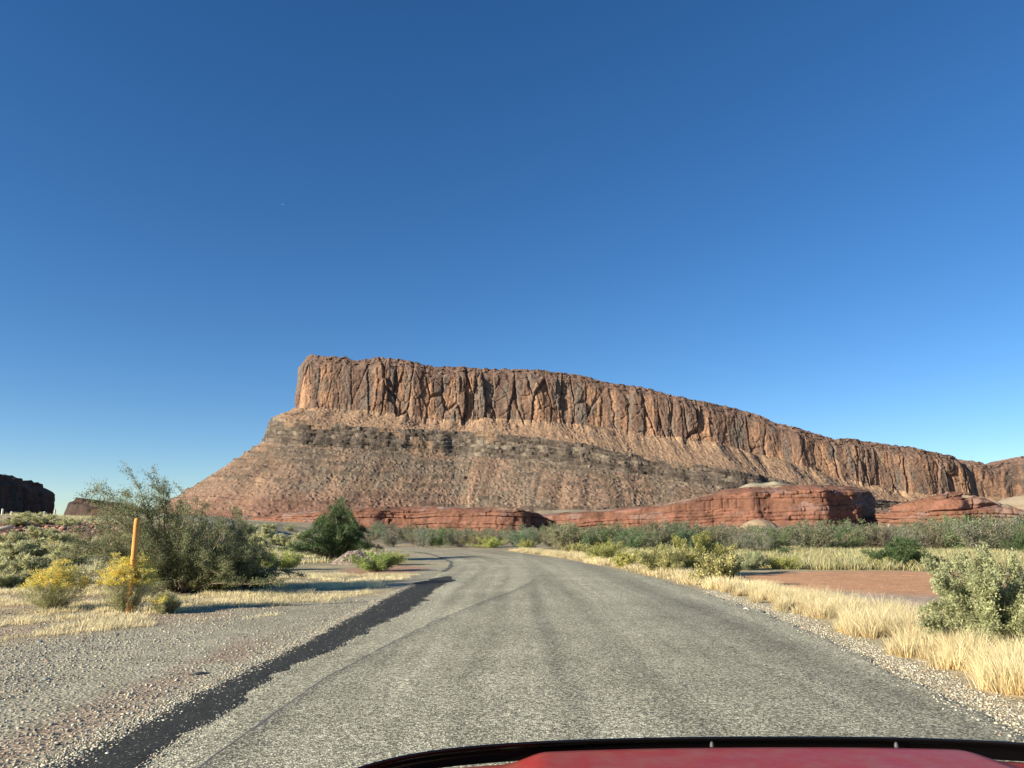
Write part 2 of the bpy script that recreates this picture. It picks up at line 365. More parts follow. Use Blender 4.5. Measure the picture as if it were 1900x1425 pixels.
def build_mesa(name, path, rim, cb, l1, l2, base_v, step, sig, seed, rows, ycap, tone=1.0, slope_ang=36, dark=0.0, fans=True, rough=1.0):
    Q, Nn, s = path_prep(path, step, sig, 90)
    x, y = Q.T; ycap = max(ycap, 0)
    kk = max(1, int(70 / step)); kr = np.hanning(2 * kk + 1); kr /= kr.sum()
    N2 = np.stack([np.convolve(np.pad(Nn[:, j], kk, mode='edge'), kr, 'valid') for j in (0, 1)], 1); N2 /= np.linalg.norm(N2, axis=1)[:, None]
    Ye = np.minimum(y, ycap) if ycap else y
    Xe = x * Ye / y
    def lev(curve, off):
        u0 = np.array([c[0] for c in curve], float); v0 = np.array([c[1] for c in curve], float)
        X = Xe + Nn[:, 0] * off; Y = Ye + Nn[:, 1] * off
        Z = np.full_like(X, 50.)
        for _ in range(4): Z = Zv(np.interp(Uof(X, Y, Z), u0, v0), Y)
        return Z
    ns_ = len(s)
    k = max(1, int(20 / step)); ker = np.hanning(2 * k + 1); ker /= ker.sum()
    sm_ = lambda a: np.convolve(np.pad(a, k, mode='edge'), ker, 'valid')
    prow = ss(-230, -320, Xe) if name == 'mesa' else 0 * Xe
    zr = lev(rim, 0)
    o_cb = np.full(ns_, 5.0); zc = lev(cb, o_cb)
    o1 = o_cb + 16; 
    for _ in range(3): z1 = sm_(lev(l1, o1)); o1 = o_cb + np.maximum(zc - z1, 2) / np.tan(np.radians(31 - 9 * prow))
    o2 = o1 + 15
    for _ in range(3): z2 = sm_(lev(l2, o2)); o2 = o1 + np.maximum(z1 - z2, 2) / np.tan(np.radians(60 + 14 * prow))
    zb = np.full(ns_, -3.0); o3 = o2 + np.maximum(z2 - zb, 2) / math.tan(math.radians(slope_ang))
    nA, nB, nC, nD, nE = rows
    OFF = []; ZZ = []; SEC = []; TT = []
    def sec(n, oa, ob, za, zb_, k, last=False):
        for t in np.linspace(0, 1, n, endpoint=last):
            OFF.append(oa + (ob - oa) * t); ZZ.append(za + (zb_ - za) * t); SEC.append(k); TT.append(t)
    sec(nA, np.full(ns_, -60.0), np.zeros(ns_), zr - 3, zr, 0)
    sec(nB, np.zeros(ns_), o_cb, zr, zc, 1); sec(nC, o_cb, o1, zc, z1, 2); sec(nD, o1, o2, z1, z2, 3); sec(nE, o2, o3, z2, zb, 4, True)
    OFF = np.array(OFF); ZZ = np.array(ZZ); SEC = np.array(SEC)[:, None] * np.ones(ns_)[None]; TT = np.array(TT)[:, None] * np.ones(ns_)[None]
    S = np.broadcast_to(s[None], OFF.shape); hgt = zr[None] - ZZ
    Hc = (zr - zc)[None]
    # --- cliff
    dsp, ca, cbid, g1, g2 = cliff_disp(S, hgt, seed)
    m1 = (SEC == 1) | (SEC == 0)
    cap = ss(.27, .12, TT + .16 * (fbm(S / 9, 0, seed + 7, 2) - .5))
    dcl = np.where(SEC == 1, 1.0, np.where(SEC == 0, TT ** 2, np.where(SEC == 2, np.clip(1 - TT * 3.2, 0, 1) ** 1.5, 0)))
    capd = (np.floor(hgt / 3.4 + 1.5 * fbm(S / 40, 0, seed + 8, 2)) * 1.6 - 5.0) * cap
    _, _, cid = wor(S / 7, hgt / 2.4, seed + 77); capd = capd + (cid - .5) * 3.0 * cap
    OFF = OFF + np.where(SEC == 1, capd + dsp * (1 - .65 * cap), dsp * dcl * np.where(SEC == 0, .35, 1)) - 4 * np.where(SEC <= 1, 1, dcl)
    apex = fbm(S / 22, 0, seed + 60, 3)   # apron climbs into the cliff irregularly
    ZZ = ZZ + np.where(SEC == 2, (1 - TT) * (apex - .5) * 16 * ss(0, .15, TT) , 0)
    rr = ((vn(S / 6, 0, seed + 90) - .5) * 1.6 + (vn(np.floor(S / 4.5), 0, seed + 91) - .5) * 1.7 + (fbm(S / 2.2, 0, seed + 92, 2) - .5) * 1.6) * rough
    ZZ = ZZ + rr * np.where(SEC == 0, TT, np.where(SEC == 1, np.clip(1 - TT * 5, 0, 1), 0))
    # --- apron + slope relief
    ofc = np.minimum(OFF, 10.0); WX = x[None] + Nn[:, 0][None] * ofc + N2[:, 0][None] * (OFF - ofc); WY = y[None] + Nn[:, 1][None] * ofc + N2[:, 1][None] * (OFF - ofc)
    f1, f2, bid = wor(WX / 4.2, WY / 3.6, seed + 100); b1 = np.clip(.50 - f1, 0, 1) * (bid > .72) * 4.6
    q1, q2, qid = wor(WX / 1.9, WY / 1.7, seed + 105); b2 = np.clip(.6 - q1, 0, 1) * (qid > .35) * 1.7
    rub = b1 + b2 + (fbm(WX / 3, WY / 2.6, seed + 110, 3) - .5) * 1.5
    gul = (np.abs(2 * fbm(S / 24 + OFF / 160, OFF / 240, seed + 120, 3) - 1)) * 5.0
    ZZ = ZZ + np.where(SEC == 2, rub * .8, 0) + np.where(SEC == 4, rub * .9 + (gul - 2) * ss(0, .25, TT) * (1 - ss(.85, 1, TT)), 0)
    # --- ledges: staircase with broken blocks
    lw = TT * 6.2 + .9 * (fbm(S / 16, 0, seed + 131, 3) - .5) + .5 * fbm(S / 50, 0, seed + 130, 2)
    stp = (np.floor(lw) + ss(.45, .6, lw - np.floor(lw))) - lw
    amp = .35 + .9 * fbm(S / 38, 3, seed + 133, 3)
    _, _, lid = wor(S / 8.5, hgt / 1.5, seed + 140)
    ZZ = ZZ - np.where(SEC == 3, stp * amp * (z1 - z2)[None] / 6.2, 0)
    OFF = OFF + np.where(SEC == 3, (lid - .5) * 2.4 + (vn(S / 11, hgt / 30, seed + 141) - .5) * 5 * np.sin(np.pi * TT), 0)
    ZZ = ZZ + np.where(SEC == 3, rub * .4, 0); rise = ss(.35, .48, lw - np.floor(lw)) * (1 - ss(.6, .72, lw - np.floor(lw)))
    # minor outcrops low in the slope
    wob = fbm(S / 55, OFF / 80, seed + 150, 3)
    strat = np.zeros_like(S)
    for (c0, wdt, st) in ((.05, .018, 1), (.11, .02, 2), (.19, .016, 3), (.30, .02, 4), (.42, .018, 5), (.55, .022, 6), (.66, .018, 7), (.76, .022, 8), (.85, .02, 9), (.93, .02, 10)):
        on = ss(.46, .56, fbm(S / 60, st * 7.7, seed + 155, 3) + .10 * ss(-180, -330, WX) + .04 * (c0 > .6)); strat = np.maximum(strat, on * ss(1.4, .3, np.abs((TT - c0 - .06 * (wob - .5)) / wdt - .6)) * ss(.3, .5, fbm(S / 4, st, seed + 156, 2))); q = (TT - c0 - .06 * (wob - .5)) / wdt
        ZZ = ZZ + np.where(SEC == 4, on * 2.8 * (np.clip(1 - np.abs(q), 0, 1) ** .5) * np.where(q < 0, .6, 1), 0)
        OFF = OFF + np.where(SEC == 4, on * 2.2 * np.clip(1 - np.abs(q), 0, 1) * (vn(S / 3.5, st, seed) + .3), 0)
    # --- colours
    st_ = fbm(S / 7, hgt / 70, seed + 160, 4); pt = fbm(S / 16, hgt / 22, seed + 165, 4)
    va = np.clip(ss(.38, .56, .45 * st_ + .35 * pt + .2 * ca + dark + .10 * (1 - TT)), 0, 1)
    fresh = mix(TAN * .88, TAN * np.array((1.12, 1.12, 1.1)), cbid)
    vcol = mix(VARN, GREY * .8, ss(.5, .66, fbm(S / 9, hgt / 40, seed + 170, 3)))
    cc = mix(fresh, vcol, va * .88)
    cc = mix(cc, mix(VARN * .9, VARN * 1.7, cid), cap * .78)
    cc = mix(cc, np.array((.09, .055, .045)), np.clip(g1 * .5 + g2 * .3, 0, 1) * .6)
    ap = mix(APR, APR * np.array((.62, .62, .68)), ss(.5, .75, fbm(S / 6, OFF / 5, seed + 180, 3)) * .7)
    ap = mix(ap, LEDG * 1.2, ss(.62, .7, fbm(S / 22, TT * 2, seed + 181, 3)) * .6)
    lg = mix(LEDG * .85, LEDG * 1.5, ss(.35, .65, fbm(S / 9, hgt / 1.6, seed + 185, 4)))
    lg = mix(lg, np.array((.235, .20, .145)), ss(.45, .7, fbm(S / 14, TT * 5, seed + 187, 4)) * .75)
    bnd = np.maximum(ss(.0, .06, TT) * (1 - ss(.2, .3, TT)), ss(.55, .62, TT + .05 * fbm(S / 30, 0, 4, 2)) * (1 - ss(.8, .9, TT)))
    lg = mix(lg, LEDG * .78, bnd * ss(.25, .5, fbm(S / 22, hgt / 6, seed + 186, 3)) * .85)
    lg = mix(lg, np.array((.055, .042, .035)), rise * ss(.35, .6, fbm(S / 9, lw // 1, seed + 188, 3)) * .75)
    lg = mix(lg, APR * .95, ss(.58, .72, fbm(S / 26, TT * 1.5, seed + 189, 3)) * .8)
    # orange scree fans widening downslope
    fan = np.zeros_like(S)
    if fans:
        rng = np.random.default_rng(seed)
        for c0 in np.arange(60, s[-1], 46):
            c0 = c0 + rng.uniform(-16, 16); t0 = rng.uniform(0.02, .22); wsl = rng.uniform(.10, .26) * 180; lo = rng.uniform(.5, 1.0)
            a_ = np.abs(S - c0 - 3 * (fbm(S / 9, TT * 6, 9, 2) - .5)) - (TT - t0) * wsl * .5
            fan = np.maximum(fan, ss(4, -3, a_) * ss(t0, t0 + .04, TT) * (1 - ss(lo - .2, lo, TT)) * rng.uniform(.35, .95))
    sl = mix(SLP * .82, SLP * 1.15, ss(.35, .65, fbm(S / 18 + OFF / 200, OFF / 90, seed + 190, 4)))
    sl = mix(sl, np.array((.155, .132, .098)), ss(.45, .65, fbm(S / 30, OFF / 30, seed + 191, 3)) * .6)
    sl = mix(sl, APR * .98, fan * .85)
    sl = mix(sl, LEDG * .75, strat * .8)
    sl = mix(sl, GRN * .95, ss(.72, .9, TT + .2 * (fbm(S / 40, 0, seed + 195, 2) - .5)) * .45 * ss(.35, .6, fbm(S / 30, OFF / 12, seed + 192, 3)))
    sl = mix(sl, np.array((.20, .10, .07)), ss(.45, .85, TT) * ss(190, 120, np.abs(x + 260))[None] * .8)
    sl = mix(sl, np.array((.40, .36, .30)), (qid > .93) * np.clip(.5 - q1, 0, 1) * 1.6)
    C = np.where((SEC <= 1)[..., None], cc, np.where((SEC == 2)[..., None], ap, np.where((SEC == 3)[..., None], lg, sl)))
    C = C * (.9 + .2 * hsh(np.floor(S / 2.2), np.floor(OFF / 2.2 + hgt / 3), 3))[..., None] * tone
    ofc = np.minimum(OFF, 10.0); X = x[None] + Nn[:, 0][None] * ofc + N2[:, 0][None] * (OFF - ofc); Y = y[None] + Nn[:, 1][None] * ofc + N2[:, 1][None] * (OFF - ofc)
    R, Cn = X.shape
    o = mk(name, np.stack([X, Y, ZZ], -1).reshape(-1, 3), grid_faces(R, Cn), M_mesa, C.reshape(-1, 3), False)
    tag(o, kind="structure"); return o

rim = [(540, 662), (548, 660), (560, 657), (600, 659), (640, 661), (655, 667), (700, 661), (745, 665), (800, 678), (850, 679), (900, 682), (1000, 685), (1075, 692), (1120, 706), (1210, 720), (1250, 733), (1300, 742), (1370, 757), (1410, 768), (1440, 783), (1500, 797), (1555, 815), (1575, 812), (1620, 818), (1700, 830), (1745, 838), (1775, 845), (1790, 857), (1900, 875)]
cbv = [(540, 760), (600, 757), (700, 764), (780, 775), (850, 782), (900, 777), (1000, 781), (1080, 788), (1150, 798), (1200, 808), (1260, 812), (1330, 822), (1400, 842), (1450, 852), (1500, 868), (1560, 888), (1650, 908), (1720, 918), (1800, 928), (1900, 940)]
l1v = [(500, 776), (560, 783), (640, 792), (700, 793), (800, 801), (900, 804), (1000, 813), (1100, 828), (1150, 840), (1250, 860), (1330, 868), (1400, 882), (1480, 898), (1560, 918), (1650, 930), (1800, 942)]
l2v = [(470, 822), (560, 828), (700, 836), (800, 845), (900, 850), (1000, 858), (1100, 868), (1200, 885), (1300, 903), (1400, 915), (1500, 926), (1600, 938), (1800, 950)]
build_mesa("mesa", [(-370, 1500), (-330, 1250), (-313, 1130), (-300, 1108), (-270, 1100), (-150, 1099), (-60, 1104), (60, 1099), (160, 1106), (260, 1102), (330, 1112), (420, 1108), (520, 1122), (600, 1122), (660, 1138), (688, 1160), (720, 1260), (760, 1500)],
           rim, cbv, l1v, l2v, 986, 1.0, 10, 7, (6, 96, 26, 46, 170), 1120)
# farther cliffs to the right
rim2 = [(1700, 846), (1780, 851), (1805, 855), (1826, 857), (1832, 863), (1850, 862), (1880, 850), (1900, 846), (2000, 838), (2300, 850)]
build_mesa("far_mesa", [(900, 1650), (980, 1640), (1100, 1660), (1300, 1620), (1700, 1600)], rim2, [(1700, 920), (2300, 930)], [(1700, 935), (2300, 940)], [(1700, 948), (2300, 950)], 986, 3.0, 20, 27, (6, 60, 12, 12, 30), 0, tone=1.1, dark=-.04, fans=False)
# shaded butte at far left and the lower butte beside it
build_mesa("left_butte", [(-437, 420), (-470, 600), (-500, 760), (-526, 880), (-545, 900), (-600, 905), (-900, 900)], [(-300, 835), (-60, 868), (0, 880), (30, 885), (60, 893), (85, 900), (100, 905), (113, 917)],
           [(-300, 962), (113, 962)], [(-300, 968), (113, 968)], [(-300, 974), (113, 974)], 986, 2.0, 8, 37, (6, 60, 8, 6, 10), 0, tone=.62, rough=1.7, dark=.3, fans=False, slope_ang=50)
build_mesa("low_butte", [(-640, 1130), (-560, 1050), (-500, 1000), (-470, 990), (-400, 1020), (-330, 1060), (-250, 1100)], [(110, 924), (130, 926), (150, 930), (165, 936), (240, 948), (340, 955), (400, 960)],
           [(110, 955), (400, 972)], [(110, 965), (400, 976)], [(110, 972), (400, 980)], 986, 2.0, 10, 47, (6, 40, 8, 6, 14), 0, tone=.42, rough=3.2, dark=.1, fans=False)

def build_red(name, path, top, base_v, step, seed, rows=(64, 26), round_=14, batter=.32, tone=1.0, jag=1.0, tilt=0.0):
    Q, Nn, s = path_prep(path, step, 6); x, y = Q.T
    u0 = np.array([c[0] for c in top], float); v0 = np.array([c[1] for c in top], float)
    zt = np.full(len(x), 20.); 
    for _ in range(5): zt = Zv(np.interp(Uof(x - Nn[:, 0] * round_, y - Nn[:, 1] * round_, zt), u0, v0), y - Nn[:, 1] * round_)
    zt = np.maximum(zt, .5); zbm = -2.0
    Rf, Rt = rows; OFF = []; ZZ = []; TTn = []
    for t in np.linspace(0, 1, Rf, endpoint=False):
        z = zbm + (zt - zbm) * (t * .86); OFF.append(-(z - zbm) * batter * .5 + 0 * zt); ZZ.append(z); TTn.append(t)
    o_ = OFF[-1]
    for t in np.linspace(0, 1, Rt):
        ZZ.append(zbm + (zt - zbm) * (.86 + .14 * math.sin(t * math.pi / 2 * 1.15))); OFF.append(o_ - round_ * t * 1.3); TTn.append(1 + t)
    ZZ.append(0 * zt - 3); OFF.append(o_ - 70); TTn.append(2.2)
    OFF = np.array(OFF); ZZ = np.array(ZZ); TTn = np.array(TTn)[:, None] * np.ones(len(s))[None]; S = np.broadcast_to(s[None], OFF.shape)
    hz_ = ZZ - tilt * S + 1.6 * (fbm(S / 30, ZZ / 30, seed, 2) - .5) * 2
    bed = hz_ / 2.7 + 2.0 * vn(hz_ / 4.5, S / 90, seed + 1); bi = np.floor(bed); bf = bed - bi
    br = hsh(bi, 0 * bi, seed + 2)
    on = ss(.35, .6, fbm(S / 22, bi * 3.7, seed + 3, 2))
    groove = ss(.16, .0, bf) * on + ss(.07, 0, 1 - bf) * on
    j1, j2, jid = wor(S / (4 + 0 * S) + bi * 7.3, bi * 1.0 + .5, seed + 4, .8)
    jg = ss(.10, 0, j2 - j1) * ss(.45, .6, fbm(S / 25, bi * 1.3, seed + 6, 2))
    a1, a2, aid = wor(S / 26, ZZ / 60, seed + 8)
    prof = (br - .5) * 1.5 + (jid - .5) * 1.3 * ss(.4, .6, fbm(S / 18, ZZ / 9, seed + 9, 2)) - groove * 1.5 - jg * 1.1 + (fbm(S / 11, ZZ / 14, seed + 8, 3) - .5) * 3.5 + (fbm(S / 2.4, ZZ / 1.6, seed + 11, 3) - .5) * .7 + (fbm(S / 30, 0, seed + 12, 3) - .5) * 14
    prof = prof * jag; OFF = OFF + prof * np.where(TTn > 2.1, 0, 1)
    ZZ = ZZ + (fbm(S / 7, OFF / 4, seed + 13, 3) - .5) * 1.1 * jag ** 2 * ss(.8, 1.1, TTn) * (TTn < 2.1) + (br - .5) * .5 * ss(.9, 1.1, TTn)
    C = mix(REDR * .92, REDR * np.array((1.1, 1.12, 1.15)), br)
    C = mix(C, np.array((.225, .105, .07)), ss(.5, .66, fbm(S / 16, ZZ / 3.5, seed + 14, 4)) * .7)
    C = mix(C, np.array((.225, .105, .07)), ss(.35, .12, TTn) * .8)
    C = mix(C, np.array((.12, .06, .045)), ss(.56, .68, fbm(S / 8, ZZ / 9, seed + 15, 4)) * .65)
    C = mix(C, np.array((.20, .135, .115)), ss(.62, .7, fbm(S / 15, ZZ / 5, seed + 16, 3)) * ss(.4, .7, TTn) * .7)
    C = mix(C, np.array((.10, .035, .025)), np.clip(groove * .6 + jg * .6, 0, 1) * .8)
    C = mix(C, np.array((.33, .30, .20)), ss(.55, .7, fbm(S / 9, OFF / 5, seed + 17, 2)) * ss(1.0, 1.5, TTn) * .5)
    X = x[None] + Nn[:, 0][None] * OFF; Y = y[None] + Nn[:, 1][None] * OFF
    o = mk(name, np.stack([X, Y, ZZ], -1).reshape(-1, 3), grid_faces(*X.shape), M_red, (C * tone).reshape(-1, 3), False)
    tag(o, kind="structure"); return o
def pp(L): return [(Xu(u, 985, Y), Y) for u, Y in L]
build_red("red_ledge", pp([(400, 640), (470, 560), (520, 500), (600, 460), (700, 445), (800, 440), (900, 436), (960, 432), (985, 436), (1003, 450), (1012, 480), (1020, 560)]),
          [(380, 962), (430, 957), (480, 960), (560, 950), (620, 946), (700, 940), (800, 939), (900, 942), (965, 941), (985, 950), (1000, 958), (1012, 978)], 990, .5, 201, batter=.25, round_=9, jag=1.25)
build_red("red_dome", pp([(930, 600), (980, 560), (1050, 530), (1200, 505), (1300, 490), (1400, 480), (1500, 476), (1570, 478), (1605, 486), (1622, 505), (1632, 560)]),
          [(930, 962), (990, 956), (1060, 950), (1150, 942), (1230, 935), (1290, 922), (1340, 908), (1390, 903), (1450, 899), (1520, 900), (1575, 902), (1600, 915), (1622, 935), (1634, 958)], 990, .55, 221, round_=16, tilt=.055)
build_red("red_outcrop", pp([(1600, 520), (1640, 470), (1700, 430), (1760, 415), (1830, 412), (1900, 408), (2100, 400)]),
          [(1600, 968), (1640, 958), (1680, 945), (1715, 924), (1760, 917), (1800, 918), (1830, 926), (1850, 934), (1880, 945), (1900, 951), (1960, 950), (2100, 955)], 990, .5, 241, round_=12, tilt=-.02, jag=2.0)

def mound(name, u, v, Y, wpx, col, depth=None, seed=0, powr=1.0):
    z = Zv(v, Y); X = Xu(u, v, Y); rx = wpx / F * Y / 2; ry = depth or rx * .8
    n = 90; a = np.linspace(-1, 1, n); A, B = np.meshgrid(a, a)
    r = np.sqrt(A ** 2 + B ** 2); zz = (np.clip(1 - r ** 2, 0, 1) ** 1.3) * (z + 3)
    zz = zz + (fbm(A * 4, B * 4, seed, 3) - .5) * z * .12 * (r < 1) - np.abs(2 * fbm(A * 7, B * 2, seed + 5, 2) - 1) * z * .05 - 3
    C = mix(col, np.array(col) * np.array((.8, .74, .72)), ss(.4, .7, fbm(A * 3, zz / 2, seed + 3, 3)))
    o = mk(name, np.stack([X + A * rx, Y + B * ry, zz], -1).reshape(-1, 3), grid_faces(n, n), M_mound, C.reshape(-1, 3), True); tag(o, kind="structure"); return o
PG = (.31, .285, .20)
mound("pale_mound", 1425, 891, 640, 300, PG, 90, 1)
mound("pale_mound", 1672, 936, 476, 110, PG, 20, 2)
mound("pale_mound", 1930, 914, 620, 330, (.31, .255, .175), 90, 3)
mound("pale_mound", 1408, 962, 330, 120, (.31, .225, .145), 22, 4)
mound("pale_mound", 1060, 945, 700, 420, (.28, .245, .17), 90, 5)
# ------------------------------------------------------------------ plants
def tubes(P0, P1, r0, r1, k=3):
    n = len(P0); d = P1 - P0; L = np.linalg.norm(d, axis=1)[:, None] + 1e-9; d = d / L
    a = np.cross(d, np.array((.31, .17, .93))); a /= np.linalg.norm(a, axis=1)[:, None] + 1e-9; b = np.cross(d, a)
    V = np.zeros((n, 2 * k, 3))
    for i in range(k):
        th = 2 * math.pi * i / k; o = a * math.cos(th) + b * math.sin(th)
        V[:, i] = P0 + o * np.reshape(r0, (-1, 1)); V[:, k + i] = P1 + o * np.reshape(r1, (-1, 1))
    base = (np.arange(n) * 2 * k)[:, None]
    Fq = np.concatenate([base + np.array([[i, (i + 1) % k, k + (i + 1) % k, k + i]]) for i in range(k)])
    return V.reshape(-1, 3), Fq
def leaves(c, d, L, W, rng):
    """diamond quads: centre base c, direction d, lengths L, widths W"""
    n = len(c); d = d / (np.linalg.norm(d, axis=1)[:, None] + 1e-9); r = rng.normal(size=(n, 3)); s = np.cross(d, r); s /= np.linalg.norm(s, axis=1)[:, None] + 1e-9
    L = np.reshape(L, (-1, 1)); W = np.reshape(W, (-1, 1))
    V = np.stack([c, c + d * L * .5 + s * W * .5, c + d * L, c + d * L * .5 - s * W * .5], 1).reshape(-1, 3)
    return V, np.arange(4 * n).reshape(-1, 4)
def skeleton(rng, stems, ln, tilt, nb, nt, wob=.18, up=.25, seg=6, bl=.42, r0=.02):
    """returns branch segments and twig segments of a many-stemmed shrub of height about ln"""
    S0, S1, R0, R1, T0, T1 = [], [], [], [], [], []
    for i in range(stems):
        az = rng.uniform(0, 2 * math.pi); tl = tilt * rng.uniform(.1, 1) ** .7
        d = np.array((math.cos(az) * math.sin(tl), math.sin(az) * math.sin(tl), math.cos(tl)))
        p = np.array((math.cos(az), math.sin(az), 0)) * rng.uniform(0, .12) * ln; L = ln * rng.uniform(.65, 1.05)
        for k in range(seg):
            d = d + rng.normal(size=3) * wob; d[2] += up * .3; d /= np.linalg.norm(d); q = p + d * L / seg
            f0 = 1 - k / seg; f1 = 1 - (k + 1) / seg
            S0.append(p); S1.append(q); R0.append(r0 * (f0 * .85 + .15)); R1.append(r0 * (f1 * .85 + .15))
            if k >= 1:
                for j in range(nb):
                    e = d + rng.normal(size=3) * .75; e[2] += up * .5; e /= np.linalg.norm(e); bp = p + (q - p) * rng.random(); BL = L * bl * rng.uniform(.4, 1) * (1.15 - k / seg * .6)
                    for m in range(3):
                        e = e + rng.normal(size=3) * wob; e[2] += up * .3; e /= np.linalg.norm(e); bq = bp + e * BL / 3
                        S0.append(bp); S1.append(bq); R0.append(r0 * .22 * (1 - m * .25)); R1.append(r0 * .22 * (.75 - m * .25)); T0.append(bp); T1.append(bq)
                        for t in range(nt):
                            h = e + rng.normal(size=3) * .6; h[2] += up * .4; h /= np.linalg.norm(h); tp = bp + (bq - bp) * rng.random()
                            tq = tp + h * BL * rng.uniform(.15, .42); T0.append(tp); T1.append(tq)
            p = q
        T0.append(p - d * L / seg); T1.append(p)
    return [np.array(a) for a in (S0, S1, R0, R1, T0, T1)]
def fit(sk, W, D, Hh, env=None):
    S0, S1, R0, R1, T0, T1 = sk
    A = np.concatenate([S1, T1]); lo = np.percentile(A, 1.5, axis=0); hi = np.percentile(A, 98.5, axis=0)
    sc = np.array((W / (hi[0] - lo[0]), D / (hi[1] - lo[1]), Hh / hi[2])); off = np.array(((hi[0] + lo[0]) / 2, (hi[1] + lo[1]) / 2, 0))
    out = []
    for a in (S0, S1, T0, T1):
        b = (a - off) * sc; 
        if env is not None: b[:, 2] *= env(b[:, 0] / W + .5)
        out.append(b)
    return out[0], out[1], R0, R1, out[2], out[3]
def pal(rng, n, cols, w=None):
    cols = np.array(cols); i = rng.choice(len(cols), n, p=w); return cols[i] * rng.uniform(.8, 1.2, (n, 1))
KINDS = {
 'tamarisk': dict(stems=30, tilt=1.15, nb=4, nt=3, up=.22, leaf=(.055, .016), cols=[(.20, .235, .105), (.25, .28, .145), (.30, .32, .18), (.14, .165, .075), (.26, .21, .135)], w=[.3, .27, .15, .16, .12], r0=.03, spr=.05),
 'green':    dict(stems=26, tilt=.95, nb=4, nt=3, up=.3, leaf=(.09, .03), cols=[(.085, .145, .055), (.12, .185, .075), (.06, .10, .042), (.15, .18, .085)], w=[.35, .3, .2, .15], r0=.03, spr=.09),
 'saltbush': dict(stems=30, tilt=1.2, nb=4, nt=3, up=.15, leaf=(.045, .022), cols=[(.34, .36, .19), (.40, .42, .24), (.25, .27, .14), (.45, .45, .24)], w=[.35, .3, .2, .15], r0=.014, spr=.035),
 'sage':     dict(stems=26, tilt=1.2, nb=3, nt=3, up=.2, leaf=(.07, .025), cols=[(.34, .38, .22), (.40, .43, .24), (.26, .30, .17), (.46, .45, .25)], w=[.35, .3, .2, .15], r0=.012, spr=.07),
 'yellowgreen': dict(stems=26, tilt=1.0, nb=3, nt=3, up=.3, leaf=(.09, .022), cols=[(.40, .41, .13), (.34, .38, .13), (.50, .44, .14), (.26, .28, .10)], w=[.35, .3, .2, .15], r0=.012, spr=.07),
 'gold':     dict(stems=26, tilt=1.1, nb=3, nt=3, up=.2, leaf=(.07, .04), cols=[(.52, .47, .20), (.43, .41, .18), (.58, .53, .26), (.24, .25, .11)], w=[.35, .25, .2, .2], r0=.012, spr=.06),
 'deadgrey': dict(stems=30, tilt=1.1, nb=4, nt=2, up=.25, leaf=(.06, .012), cols=[(.22, .18, .13), (.28, .24, .18), (.16, .15, .09)], w=None, r0=.022, spr=.05),
}
def foliage(rng, T0, T1, kd, n, lsc=1.0, bias=0):
    L = np.linalg.norm(T1 - T0, axis=1); pr = L / L.sum(); i = rng.choice(len(T0), n, p=pr); t = rng.random(n)[:, None]
    c = T0[i] + (T1[i] - T0[i]) * t + rng.normal(size=(n, 3)) * kd['spr'] * .6
    d = (T1[i] - T0[i]) / (L[i][:, None] + 1e-6) + rng.normal(size=(n, 3)) * .7; d[:, 2] += .25
    l, w_ = kd['leaf']; V, Fq = leaves(c, d, l * lsc * rng.uniform(.6, 1.4, n), w_ * lsc * rng.uniform(.7, 1.3, n), rng)
    cid = hsh(np.floor(c[:, 0] / .22), np.floor(c[:, 1] / .22) + 37 * np.floor(c[:, 2] / .22), 4)
    C = pal(rng, n, kd['cols'], kd['w']) * (.75 + .5 * cid)[:, None]
    return V, Fq, np.repeat(C, 4, 0)
def shrub(name, kind, loc, W, Hh, n, label, cat, seed, D=None, lsc=1.0, env=None, group=None, rz=0, stemmat=None, wob=.18, **over):
    kd = dict(KINDS[kind]); kd.update(over); rng = np.random.default_rng(seed)
    sk = skeleton(rng, kd['stems'], 1.0, kd['tilt'], kd['nb'], kd['nt'], up=kd['up'], wob=wob, r0=kd['r0'] * max(Hh, .6) / 1.2)
    S0, S1, R0, R1, T0, T1 = fit(sk, W, D or W * .85, Hh, env)
    root = empty(name, loc, rz); tag(root, label, cat, group)
    V, Fq = tubes(S0, S1, R0, R1); mk("branches", V, Fq, stemmat or M_bark, parent=root)
    V, Fq, C = foliage(rng, T0, T1, kd, n, lsc); mk("foliage", V, Fq, M_leaf, C, parent=root)
    return root
def at(u, v):
    x, y = G(u, v); return x, y, gz(x, y) - .02
def place(kind, name, u, v, wpx, hpx, n, label, cat, seed, **kw):
    x, y, z = at(u, v); return shrub(name, kind, (x, y, z), wpx / F * y, hpx / F * y * 1.0, n, label, cat, seed, **kw)

# big feathery tamarisk on the left
x, y, z = at(320, 1108)
shrub("tamarisk_shrub", 'tamarisk', (x - .62, y + 1.6, z), 4.9, 2.42, 170000, "large feathery grey-green tamarisk shrub with airy top sprays behind the orange post", "shrub", 5, D=3.4,
      env=lambda t: np.interp(t, [-.2, 0, .1, .22, .38, .5, .65, .78, .9, 1, 1.2], [.6, 1.02, 1.22, 1.24, 1.12, 1.05, .98, .88, .72, .52, .3]), stems=85, nb=4, nt=3, lsc=.9, r0=.013, wob=.22)
x, y, z = at(395, 1100)
shrub("saltbush", 'saltbush', (x, y + .3, z), 1.35, .82, 16000, "rounded olive saltbush tucked against the right foot of the large tamarisk", "bush", 7, lsc=1.0, cols=[(.24, .24, .10), (.30, .29, .13), (.17, .18, .07)], w=None)
x, y, z = at(455, 1095)
shrub("dark_bush", 'tamarisk', (x, y + .5, z), 1.2, .85, 14000, "dark grey-green bush in the shade at the right end of the large tamarisk", "bush", 8)
place('green', "green_bush", 622, 1040, 122, 97, 60000, "dense dark green bush beside the gravel pile and the road bend", "bush", 9,
      env=lambda t: np.interp(t, [-.2, 0, .2, .4, .6, .75, .85, 1, 1.2], [.4, .55, .72, .98, 1.08, 1.0, .7, .45, .3]), stems=40)
